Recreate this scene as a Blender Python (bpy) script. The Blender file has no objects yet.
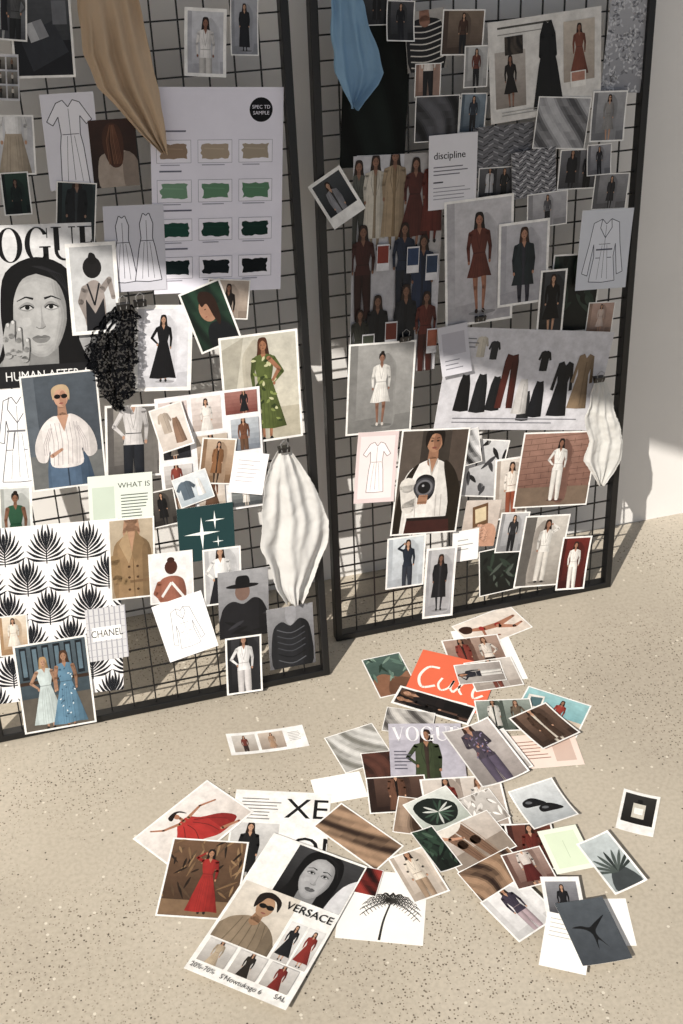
import bpy, math, random, mathutils
from mathutils import Vector, Matrix
rnd=random.Random(7)
FPX,PITCH,YAW,CH=1300.0,math.radians(35),math.radians(17),1.5
sc=bpy.context.scene
# ---------------- camera
hd=Vector((math.sin(YAW),math.cos(YAW),0)); rt=Vector((math.cos(YAW),-math.sin(YAW),0)); Z=Vector((0,0,1))
FW=hd*math.cos(PITCH)-Z*math.sin(PITCH); UP=hd*math.sin(PITCH)+Z*math.cos(PITCH)
CAM=Vector((0,0,CH))
cd=bpy.data.cameras.new('camera'); co=bpy.data.objects.new('camera',cd); sc.collection.objects.link(co)
cd.sensor_fit='VERTICAL'; cd.sensor_height=36; cd.lens=FPX/1024*36
co.location=CAM; co.rotation_euler=(math.pi/2-PITCH,0,-YAW); sc.camera=co
def ray(px,py): return FW+rt*((px-341.5)/FPX)+UP*((512-py)/FPX)
class Surf:
    def __init__(s,O,U,V):
        s.O=Vector(O);s.U=Vector(U).normalized();s.V=Vector(V).normalized();s.N=s.U.cross(s.V).normalized();s.items=[]
    def uv(s,px,py,d=0.0):
        r=ray(px,py);o=s.O+s.N*d
        t=(o-CAM).dot(s.N)/r.dot(s.N);p=CAM+r*t-o
        return Vector((p.dot(s.U),p.dot(s.V)))
    def w(s,u,v,d=0): return s.O+s.U*u+s.V*v+s.N*d
lamL,lamR=math.radians(9.6),math.radians(6.5)
SL=Surf((-.085,1.6,0.006),(1,0,0),(0,math.sin(lamL),math.cos(lamL)))
SR=Surf((.507,1.679,0.006),(1,0,0),(0,math.sin(lamR),math.cos(lamR)))
SF=Surf((0,0,0),(1,0,0),(0,1,0))
# ---------------- materials
def lin(v): return v/12.92 if v<=.04045 else ((v+.055)/1.055)**2.4
_k={}
def K(h):
    if not isinstance(h,str): return h
    if h not in _k:
        g=h if len(h)==6 else ''.join(x*2 for x in h)
        _k[h]=tuple(lin(int(g[i:i+2],16)/255) for i in (0,2,4))
    return _k[h]
def mul(c,k): return tuple(max(0,min(1,x*k)) for x in K(c))
def lerpc(a,b,t):
    a,b=K(a),K(b);return tuple(max(0,min(1,x*(1-t)+y*t)) for x,y in zip(a,b))
def mat(name,rough=.5,col=None,attr=False,noise=(60,.08),bump=None,spec=.5,lace=False,cloth=False):
    m=bpy.data.materials.new(name);m.use_nodes=True;nt=m.node_tree;n=nt.nodes;l=nt.links
    b=n['Principled BSDF'];b.inputs['Roughness'].default_value=rough;b.inputs['Specular IOR Level'].default_value=spec
    tc=n.new('ShaderNodeTexCoord');nz=n.new('ShaderNodeTexNoise');nz.inputs['Scale'].default_value=noise[0];nz.inputs['Detail'].default_value=8;nz.inputs['Roughness'].default_value=.65
    l.new(tc.outputs['Object'],nz.inputs['Vector'])
    mr=n.new('ShaderNodeMapRange');mr.inputs['From Min'].default_value=.3;mr.inputs['From Max'].default_value=.7
    mr.inputs['To Min'].default_value=1-noise[1];mr.inputs['To Max'].default_value=1+noise[1]*.3
    l.new(nz.outputs['Fac'],mr.inputs['Value'])
    vm=n.new('ShaderNodeVectorMath');vm.operation='SCALE'
    if attr:
        a=n.new('ShaderNodeVertexColor');a.layer_name='Col';l.new(a.outputs['Color'],vm.inputs[0])
    else: vm.inputs[0].default_value=K(col)
    l.new(mr.outputs[0],vm.inputs['Scale']);l.new(vm.outputs[0],b.inputs['Base Color'])
    if bump:
        bn=n.new('ShaderNodeTexNoise');bn.inputs['Scale'].default_value=bump[0];l.new(tc.outputs['Object'],bn.inputs['Vector'])
        bp=n.new('ShaderNodeBump');bp.inputs['Strength'].default_value=bump[1];bp.inputs['Distance'].default_value=.001
        l.new(bn.outputs['Fac'],bp.inputs['Height']);l.new(bp.outputs[0],b.inputs['Normal'])
    if cloth:
        tr=n.new('ShaderNodeBsdfTranslucent');l.new(vm.outputs[0],tr.inputs['Color']);mx=n.new('ShaderNodeMixShader');mx.inputs[0].default_value=cloth
        l.new(b.outputs[0],mx.inputs[1]);l.new(tr.outputs[0],mx.inputs[2]);l.new(mx.outputs[0],n['Material Output'].inputs['Surface'])
    if lace:
        ln=n.new('ShaderNodeTexNoise');ln.inputs['Scale'].default_value=260;ln.inputs['Detail'].default_value=3;l.new(tc.outputs['Object'],ln.inputs['Vector'])
        lr=n.new('ShaderNodeMapRange');lr.inputs['From Min'].default_value=.44;lr.inputs['From Max'].default_value=.52;lr.inputs['To Min'].default_value=.35;l.new(ln.outputs['Fac'],lr.inputs['Value']);l.new(lr.outputs[0],b.inputs['Alpha'])
    return m
M_photo=mat('glossy_photo_print',.42,attr=True,noise=(55,.26),spec=.3)
M_paper=mat('matte_printed_paper',.8,attr=True,noise=(18,.06),spec=.2)
M_black=mat('black_powder_coated_metal',.42,col='0d0d0e',noise=(40,.2))
M_steel=mat('clip_steel',.3,col='8a8a8a')
# ---------------- 2D drawing
def clipx(pts,v,keep_gt,ax=0):
    o=[];n=len(pts)
    for i in range(n):
        a=pts[i];b=pts[(i+1)%n]
        ia=(a[ax]>=v) if keep_gt else (a[ax]<=v); ib=(b[ax]>=v) if keep_gt else (b[ax]<=v)
        if ia:o.append(a)
        if ia!=ib:
            t=(v-a[ax])/(b[ax]-a[ax]);o.append((a[0]+(b[0]-a[0])*t,a[1]+(b[1]-a[1])*t))
    return o
def sm(pts,n=4,closed=True):
    o=[];N=len(pts)
    rng=range(N) if closed else range(N-1)
    for i in rng:
        g=(lambda j:pts[j%N]) if closed else (lambda j:pts[max(0,min(N-1,j))])
        p0,p1,p2,p3=g(i-1),g(i),g(i+1),g(i+2)
        for k in range(n):
            t=k/n;o.append(tuple(.5*(2*p1[a]+(p2[a]-p0[a])*t+(2*p0[a]-5*p1[a]+4*p2[a]-p3[a])*t*t+(3*p1[a]-p0[a]-3*p2[a]+p3[a])*t**3) for a in (0,1)))
    if not closed:o.append(pts[-1])
    return o
_tx={}
def textpolys(s):
    if s in _tx:return _tx[s]
    cu=bpy.data.curves.new('tmp','FONT');cu.body=s;cu.size=1;cu.resolution_u=3
    ob=bpy.data.objects.new('tmp',cu);sc.collection.objects.link(ob)
    dg=bpy.context.evaluated_depsgraph_get();me=ob.evaluated_get(dg).to_mesh()
    vs=[(v.co.x,v.co.y) for v in me.vertices];ps=[[vs[i] for i in p.vertices] for p in me.polygons]
    wd=max([v[0] for v in vs]+[0.01])
    ob.evaluated_get(dg).to_mesh_clear();bpy.data.objects.remove(ob);bpy.data.curves.remove(cu)
    _tx[s]=(ps,wd);return _tx[s]
class Card:
    def __init__(s,asp,base='f3f1ee'): s.P=[];s.asp=asp;s.V=(0,0,1,1);s.L=1;s.a=asp;s.base=base
    def v(s,x0,y0,x1,y1): s.V=(x0,y0,x1,y1);s.a=s.asp*(x1-x0)/(y1-y0);return s
    def p(s,pts,col,same=False):
        x0,y0,x1,y1=s.V
        q=[(x0+a*(x1-x0),y0+b*(y1-y0)) for a,b in pts]
        q=clipx(q,max(x0,0),True,0);q=clipx(q,min(x1,1),False,0) if len(q)>2 else q
        q=clipx(q,max(y0,0),True,1) if len(q)>2 else q;q=clipx(q,min(y1,1),False,1) if len(q)>2 else q
        if not same:s.L+=1
        if len(q)>2:s.P.append((s.L,q,K(col)))
        return s
    def ps(s,pts,col,k=.66):
        s.p(pts,col)
        xs=[p[0] for p in pts];a,b=min(xs),max(xs);base=K(col)
        for f,kk in((.5,.93),(.62,.82),(.74,k),(.88,k*.82)):
            q=clipx(pts,a+(b-a)*f,True)
            if len(q)>2:s.p(q,mul(base,kk))
        q=clipx(pts,a+(b-a)*.14,False)
        if len(q)>2:s.p(q,mul(base,.84),True)
        return s
    def g(s,c1,c2,n=14):
        c1,c2=K(c1),K(c2);s.L+=1
        for i in range(n):
            t=i/(n-1);s.p([(0,i/n),(1,i/n),(1,(i+1)/n),(0,(i+1)/n)],tuple(c1[j]*(1-t)+c2[j]*t for j in range(3)),True)
        return s
    def r(s,x0,y0,x1,y1,col,same=False): return s.p([(x0,y0),(x1,y0),(x1,y1),(x0,y1)],col,same)
    def e(s,cx,cy,rx,ry,col,rot=0,n=18):
        c,d=math.cos(rot),math.sin(rot);o=[]
        for i in range(n):
            t=i/n*math.tau;x,y=rx*math.cos(t),ry*math.sin(t);o.append((cx+(x*c-y*d)/s.a,cy+x*d+y*c))
        return s.p(o,col)
    def l(s,pts,wd,col,w2=None):
        s.L+=1;w2=wd if w2 is None else w2;N=len(pts)-1
        for i in range(N):
            a,b=pts[i],pts[i+1];dx,dy=(b[0]-a[0])*s.a,b[1]-a[1];L=math.hypot(dx,dy) or 1
            wa=wd+(w2-wd)*i/N;wb=wd+(w2-wd)*(i+1)/N
            nx,ny=-dy/L/2,dx/L/2
            s.p([(a[0]+nx*wa/s.a,a[1]+ny*wa),(b[0]+nx*wb/s.a,b[1]+ny*wb),(b[0]-nx*wb/s.a,b[1]-ny*wb),(a[0]-nx*wa/s.a,a[1]-ny*wa)],col,True)
        return s
    def t(s,txt,x,y,size,col,rot=0,al='l',sx=1,bold=0):
        ps,w=textpolys(txt);s.L+=1;off={'l':0,'c':-w/2,'r':-w}[al];c,d=math.cos(rot),math.sin(rot)
        for ox in((0,) if not bold else (-bold,0,bold)):
          for p in ps:
            q=[]
            for a,b in p:
                X=(a+off+ox)*size*sx;Y=-b*size;q.append((x+(X*c-Y*d)/s.a,y+X*d+Y*c))
            s.p(q,col,True)
        return s
    def bars(s,x0,y0,x1,n,dy,col,h=.006):
        s.L+=1
        for i in range(n):
            s.r(x0,y0+i*dy,x1-(x1-x0)*rnd.random()*.35,y0+i*dy+h,col,True)
        return s
    def b(s,m=.04,col='f3f1ee',bot=None):
        s.v(0,0,1,1);s.r(0,0,1,1,col);mx=m/s.asp
        return s.v(mx,m,1-mx,1-(bot or m))
    def limb(s,pts,ws,col):
        for i in range(len(pts)-1):
            a,b=pts[i],pts[i+1];s.l([a,b],ws[i],col,ws[i+1]);s.L-=1
        for i,a in enumerate(pts):
            s.e(a[0],a[1],ws[i]/2,ws[i]/2,col,n=12);s.L-=1
        s.L+=1;return s
    def drape(s,a,b,n=20,lean=.5,acc=None):
        n=46;ph=rnd.random()*6;f1=rnd.uniform(.28,.5);f2=rnd.uniform(.7,1.1);s.L+=1
        am=rnd.uniform(.08,.22)
        def X(i,t):return -.6+i/n*2.2+lean*(t-.5)+am*math.sin(t*3+ph+i*.09)
        for i in range(n):
            L=[(X(i,t/6),t/6) for t in range(7)];R=[(X(i+1,t/6),t/6) for t in range(7)]
            for j in range(6):
                k=.5+.32*math.sin(i*f1+ph+j*.25)+.2*math.sin(i*f2+ph*2-j*.45)
                k=max(0,min(1,k));k=k*k*(3-2*k)
                s.p([L[j],R[j],R[j+1],L[j+1]],lerpc(a,b,k),True)
        return s
    # --- printed human figure
    def f(s,cx,top,S,kind='pants',tc='e8e4de',bc='1c1c20',sk='c09070',hr='2a1a12',hs='long',arm='down',hem=.72,fl=1,sh='181616',sl=1,hat=None,cs=None):
        a=s.a;T=lambda x,y:(cx+fl*x*S/a,top+y*S)
        P=lambda pts,col,k=.66:s.ps([T(*q) for q in pts],col,k)
        E=lambda x,y,rx,ry,col,rot=0:s.e(*T(x,y),rx*S,ry*S,col,rot*fl,14)
        LB=lambda pts,ws,col:s.limb([T(*q) for q in pts],[w*S for w in ws],col)
        if cs:
            c0=K(cs)
            for g_,kk in((1.25,.93),(1.0,.84)):
                s.p([T(x*g_+.07,y) for x,y in sm([(0,.0),(.05,.06),(.1,.18),(.1,.5),(.1,.98),(-.06,.98),(-.09,.5),(-.08,.18),(-.04,.05)],3)],mul(c0,kk))
            s.e(*T(.03,.985),.14*S,.022*S,mul(c0,.5))
        if hs=='long':P(sm([(-.042,.03),(-.025,-.006),(.025,-.006),(.045,.03),(.052,.11),(.062,.18),(.03,.205),(-.03,.2),(-.055,.17),(-.05,.1)],3),hr,.6)
        if hs=='bun':E(.005,-.01,.024,.02,hr)
        if kind in('dress','skirt','shorts','coat','suitdress'):
            for q in(-1,1):
                o=.012 if q>0 else 0
                LB([(q*.042,.5),(q*.038+o,.73),(q*.026+o,.94)],[.068,.042,.024],sk if kind!='coat' else bc)
                s.l([T(q*.042+.02,.5),T(q*.038+o+.012,.73),T(q*.026+o+.006,.94)],.014*S,mul(sk if kind!='coat' else bc,.7),.006*S)
                E(q*.03+o,.967,.017,.024,sh)
        else:
            P([(-.088,.46),(.006,.46),(-.006,.7),(-.012,.965),(-.075,.965),(-.085,.7)],bc);P([(.088,.46),(-.006,.46),(.006,.7),(.028,.965),(.09,.965),(.092,.7)],bc)
            s.l([T(0,.5),T(0.004,.96)],.006*S,mul(bc,.5));E(-.045,.975,.026,.016,sh);E(.055,.975,.026,.016,sh)
        LB([(0,.1),(0,.165)],[.034,.04],mul(sk,.75))
        torso=[(-.03,.148),(-.07,.158),(-.096,.178),(-.08,.30),(-.066,.385),(-.088,.5),(.088,.5),(.066,.385),(.080,.30),(.096,.178),(.07,.158),(.03,.148)]
        if kind in('dress','suitdress'):
            w=.1+(hem-.5)*.22
            P([(-.03,.148),(-.07,.158),(-.096,.178),(-.08,.3),(-.062,.385),(-.09,.5),(-w,hem),(-w*.3,hem+.012),(w*.4,hem-.004),(w,hem+.006),(.09,.5),(.062,.385),(.08,.3),(.096,.178),(.07,.158),(.03,.148)],tc)
            for x in(-.06,-.04,-.015,.02,.045):s.l([T(x*.6,.42),T(x,.55),T(x*1.3,hem)],.004*S,mul(tc,.6))
            s.l([T(-.062,.385),T(.062,.385)],.01*S,mul(tc,.5))
        elif kind=='skirt':
            w=.085+(hem-.5)*.25
            P([(-.066,.37),(.066,.37),(.09,.48),(w,hem),(w*.2,hem+.01),(-w,hem-.004),(-.09,.48)],bc)
            for x in(-.05,-.03,.02,.04):s.l([T(x,.42),T(x*1.6,hem)],.004*S,mul(bc,.6))
            P([p if p[1]<.39 else (p[0]*.78,.4) for p in torso],tc)
        elif kind=='coat':
            P([(-.03,.148),(-.096,.175),(-.1,.35),(-.105,.5),(-.13,hem),(.12,hem+.01),(.105,.5),(.1,.35),(.096,.175),(.03,.148)],tc)
            P([(-.022,.16),(.022,.16),(.012,.5),(.018,hem),(-.018,hem),(-.012,.5)],bc)
            s.l([T(-.03,.15),T(-.045,.28),T(-.012,.42)],.007*S,mul(tc,.55));s.l([T(.03,.15),T(.045,.28),T(.012,.42)],.007*S,mul(tc,.55))
            s.l([T(-.07,.4),T(-.08,hem)],.004*S,mul(tc,.7))
        else:
            P(torso,tc)
            s.l([T(-.05,.25),T(-.02,.38),T(-.03,.49)],.004*S,mul(tc,.65));s.l([T(.04,.3),T(.02,.4)],.004*S,mul(tc,.65));s.l([T(-.03,.3),T(.0,.36),T(.04,.37)],.004*S,mul(tc,.7))
        if kind=='pants' and bc!=tc:s.l([T(-.066,.395),T(.066,.395)],.008*S,mul(bc,.6))
        if kind=='suitdress' or kind=='pants':
            s.l([T(-.03,.15),T(-.02,.25),T(0,.35)],.006*S,mul(tc,.55));s.l([T(.03,.15),T(.02,.25),T(0,.35)],.006*S,mul(tc,.55))
        s.p([T(-.024,.146),T(.024,.146),T(.004,.21)],sk)
        sc_=tc if sl else sk;q=mul(sc_,.88)
        A={'down':[(-.088,.193),(-.112,.33),(-.106,.46)],'hip':[(-.088,.193),(-.165,.33),(-.085,.415)],'up':[(-.085,.19),(-.165,.14),(-.06,.05)],'cross':[(-.088,.193),(-.115,.33),(.02,.33)]}
        L=A[arm];R=[(-x,y) for x,y in A['down' if arm in('hip','up') else arm]]
        for Q,kk in((L,1),(R,.78)):
            LB(Q,[.046,.036,.024],mul(q,kk));E(Q[2][0],Q[2][1]+.016,.012,.019,sk);s.l([T(Q[0][0]+.012,Q[0][1]+.02),T(Q[1][0]+.012,Q[1][1])],.005*S,mul(q,.55*kk))
        E(0,.062,.034,.052,sk);s.p([T(*z) for z in [(.012,.02),(.032,.04),(.031,.085),(.014,.112),(.018,.07)]],mul(sk,.68))
        if hs!='none':
            s.p([T(*z) for z in sm([(-.037,.08),(-.041,.03),(-.025,-.002),(.02,-.004),(.041,.03),(.039,.09),(.028,.045),(.0,.02),(-.026,.045)],3)],hr)
        for q2 in(-1,1):
            E(q2*.014,.064,.006,.0035,mul(sk,.12));s.l([T(q2*.007,.053),T(q2*.021,.052)],.003*S,mul(sk,.25))
        E(0,.092,.009,.004,mul(sk,.42));s.l([T(.003,.062),T(.005,.08)],.003*S,mul(sk,.66))
        if hat:
            E(0,.018,.075,.018,hat);P([(-.035,.018),(-.03,-.03),(.03,-.03),(.035,.018)],hat)
        return s
    def face(s,cx,cy,S,sk='b5b5b5',hr='101010',lip='6a6a6a',fl=1):
        a=s.a;T=lambda x,y:(cx+fl*x*S/a,cy+y*S);Q=lambda pts,col,n=4:s.p([T(*z) for z in sm(pts,n)],col)
        Q([(-.42,-.1),(-.34,-.5),(0,-.66),(.34,-.5),(.44,-.05),(.42,.3),(.5,.75),(-.5,.8),(-.42,.3)],hr)
        Q([(-.16,.3),(.16,.3),(.2,.7),(.5,.85),(-.5,.85),(-.2,.7)],mul(sk,.5))
        O=[(-.31,-.1),(-.28,-.38),(0,-.5),(.28,-.38),(.31,-.1),(.26,.2),(.12,.43),(0,.485),(-.12,.43),(-.26,.2)]
        Q(O,mul(sk,.72))
        for f,k in((.93,.82),(.86,.9),(.78,.97)):Q([(x*f-.018/f*(1-f)*6,y*f) for x,y in O],mul(sk,k))
        for f,k in((0,.8),(.03,.66),(.06,.54)):Q([(.15+f,-.42),(.28,-.36),(.31,-.1),(.26,.2),(.12+f*.5,.43),(.17+f,.2),(.21+f,0),(.17+f,-.2)],mul(sk,k))
        Q([(-.2,.04),(-.12,.02),(-.1,.1),(-.18,.12)],mul(sk,1.08))
        for q in(-1,1):
            Q([(q*.05,-.1),(q*.13,-.16),(q*.23,-.09),(q*.13,-.05)],mul(sk,.6))
            Q([(q*.07,-.09),(q*.13,-.12),(q*.2,-.085),(q*.13,-.068)],mul(sk,1.25));s.e(*T(q*.13,-.096),.026*S,.026*S,'0c0c0c')
            s.l([T(q*.06,-.085),T(q*.1,-.118),T(q*.15,-.12),T(q*.21,-.09)],.015*S,'080808');s.l([T(q*.06,-.19),T(q*.14,-.215),T(q*.24,-.17)],.026*S,mul(hr,1.6),.008*S)
        Q([(.02,-.12),(.035,.06),(.06,.13),(0,.155),(.01,.08)],mul(sk,.72));s.l([T(-.05,.13),T(-.02,.152),T(.025,.152),T(.055,.13)],.01*S,mul(sk,.35))
        Q([(-.1,.26),(-.04,.228),(0,.24),(.04,.228),(.1,.26),(0,.266)],mul(lip,.7));Q([(-.1,.26),(0,.27),(.1,.26),(.05,.315),(-.05,.315)],lip);s.l([T(-.05,.345),T(.05,.345)],.012*S,mul(sk,.75))
        Q([(-.36,.1),(-.4,-.2),(-.28,-.52),(0,-.62),(.05,-.5),(-.16,-.42),(-.27,-.2),(-.3,.1)],hr);Q([(.0,-.62),(.3,-.5),(.42,-.1),(.38,.3),(.3,.1),(.29,-.15),(.2,-.38),(-.05,-.5)],hr)
        for k in range(6):s.l([T(-.05+.02*k,-.56),T(.12+.03*k,-.5+.01*k),T(.3+.012*k,-.3+.03*k)],.006*S,mul(hr,4))
        return s
    def gm(s,cx,cy,S,kind,fill,line=None,lw=.008):
        G={'dress':[(.035,0),(.05,0),(.1,.15),(.085,.36),(.12,.5),(.2,1),(0,1.02)],'vdress':[(.06,0),(.14,.03),(.27,.24),(.2,.29),(.13,.19),(.115,.4),(.14,.55),(.17,1),(0,1.01)],
        'top':[(.08,0),(.24,.08),(.34,.45),(.24,.5),(.2,.35),(.2,1),(0,1.02)],'jacket':[(.08,0),(.22,.06),(.27,.4),(.36,.86),(.26,.9),(.19,.4),(.17,.6),(.23,1),(0,1.02)],
        'coat':[(.05,0),(.14,.04),(.17,.25),(.21,.52),(.15,.54),(.12,.27),(.1,.38),(.19,1),(0,1.01)],'trousers':[(.1,0),(.13,.14),(.17,1),(.05,1),(.005,.3),(0,.28)],'skirt':[(.09,0),(.15,.25),(.22,1),(0,1.03)],
        'tee':[(.12,0),(.3,.1),(.5,.4),(.38,.52),(.28,.4),(.28,1),(0,1.02)]}[kind]
        T=lambda x,y:(cx+x*S/s.a,cy+y*S)
        neck=[(0,.08)] if kind in('vdress','jacket','coat') else [(0,.03)]
        pts=neck+G+[(-x,y) for x,y in reversed(G[:-1] if G[-1][0]==0 else G)]
        pp=[T(*q) for q in pts]
        if line:s.p(pp,fill)
        else:s.ps(pp,fill)
        if line:
            s.l(pp+[pp[0]],lw,line)
            s.l([T(0,.1),T(0,.95)],lw*.6,line) if kind!='trousers' else None
            s.l([T(-.1,.4),T(.1,.4)],lw*.8,line)
            for x in(-.07,.07):s.l([T(x*.6,.42),T(x,.7),T(x*1.3,.97)],lw*.5,line)
            if kind in('jacket','coat'):
                s.l([T(-.08,0),T(-.1,.14),T(0,.3),T(.1,.14),T(.08,0)],lw,line);s.l([T(-.14,.62),T(-.06,.62)],lw,line);s.l([T(.06,.62),T(.14,.62)],lw,line)
        else:
            s.l([T(.02,.15),T(.03,.55),T(.05,.95)],.02*S,mul(fill,.6))
        return s
    def lens(s,x,y,ang,L,W,col):
        c,d=math.cos(ang),math.sin(ang);o=[]
        for u,w in[(0,0),(.35,.42),(.7,.5),(1,0),(.7,-.5),(.35,-.42)]:
            X,Y=u*L,w*W;o.append((x+(X*c-Y*d)/s.a,y+X*d+Y*c))
        return s.p(sm(o,3),col)
    def vogue(s,x,y,h,col,letters='VOGUE',wsc=1.0):
        hx=h*wsc
        def R(a,b,c,d):s.p([(x+a*hx/s.a,y+b*h),(x+c*hx/s.a,y+b*h),(x+c*hx/s.a,y+d*h),(x+a*hx/s.a,y+d*h)],col,True)
        def PL(q):s.p([(x+a*hx/s.a,y+b*h) for a,b in q],col,True)
        def ring(cx,a0,a1,n=24):
            for i in range(n):
                t,u=[math.radians(a0+(a1-a0)*k/n) for k in(i,i+1)]
                PL([(cx+.42*math.cos(t),.5+.52*math.sin(t)),(cx+.42*math.cos(u),.5+.52*math.sin(u)),(cx+.25*math.cos(u),.5+.49*math.sin(u)),(cx+.25*math.cos(t),.5+.49*math.sin(t))])
        s.L+=1
        for ch in letters:
            if ch=='V':
                PL([(.03,0),(.23,0),(.5,1),(.4,1)]);PL([(.68,0),(.72,0),(.46,1),(.42,1)]);R(-.04,0,.32,.03);R(.56,0,.82,.03);w=.84
            elif ch=='O':ring(.44,0,360);w=.92
            elif ch=='G':
                ring(.44,35,325);R(.62,.58,.8,1);R(.5,.56,.88,.6);R(.76,.02,.79,.32);w=.94
            elif ch=='U':
                R(.06,0,.24,.7);R(.66,0,.7,.7);R(-.02,0,.32,.03);R(.56,0,.8,.03)
                for i in range(10):
                    t,u=[math.radians(180*k/10) for k in(i,i+1)]
                    PL([(.38+.32*math.cos(t),.7+.31*math.sin(t)),(.38+.32*math.cos(u),.7+.31*math.sin(u)),(.42+.24*math.cos(u)-.0,.7+.25*math.sin(u)),(.42+.24*math.cos(t),.7+.25*math.sin(t))])
                w=.86
            else:
                R(.08,0,.26,1);R(0,0,.6,.03);R(0,.97,.64,1);R(.26,.48,.48,.51);PL([(.5,0),(.6,0),(.62,.26)]);PL([(.5,1),(.64,1),(.68,.72)]);PL([(.42,.49),(.48,.38),(.48,.62)]);w=.72
            x+=w*hx/s.a
        return s
# ---------------- sheet placement
specs=[]
def add(S,spec,name,label,draw,gloss=1,off=None,base='f3f1ee',cat=None):
    specs.append((S,spec,name,label,draw,gloss,off,base,cat))
def corners(sp):
    if len(sp)==8:return [(sp[i],sp[i+1]) for i in(0,2,4,6)]
    cx,cy,w,h,r=sp;r=math.radians(r);c,d=math.cos(r),math.sin(r)
    return [(cx+x*c-y*d,cy+x*d+y*c) for x,y in((-w/2,-h/2),(w/2,-h/2),(w/2,h/2),(-w/2,h/2))]
def sat(A,B):
    for P,Q in((A,B),(B,A)):
        for i in range(4):
            e=P[(i+1)%4]-P[i];n=Vector((e.y,-e.x))
            a=[n.dot(x) for x in P];b=[n.dot(x) for x in Q]
            if max(a)<=min(b)+1e-6 or max(b)<=min(a)+1e-6:return False
    return True
CATS={'photo_print':'photo','magazine_page':'magazine page','technical_sketch':'sketch','swatch_sheet':'colour chart','instant_photo':'photo','blank_sheet':'paper','text_card':'card','pattern_sheet':'paper','collage_page':'paper','graphic_card':'card','magazine_cover':'magazine'}
def grade(c):
    g=.3*c[0]+.59*c[1]+.11*c[2]
    return tuple(max(0,g+(x-g)*.84) for x in c)
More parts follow.
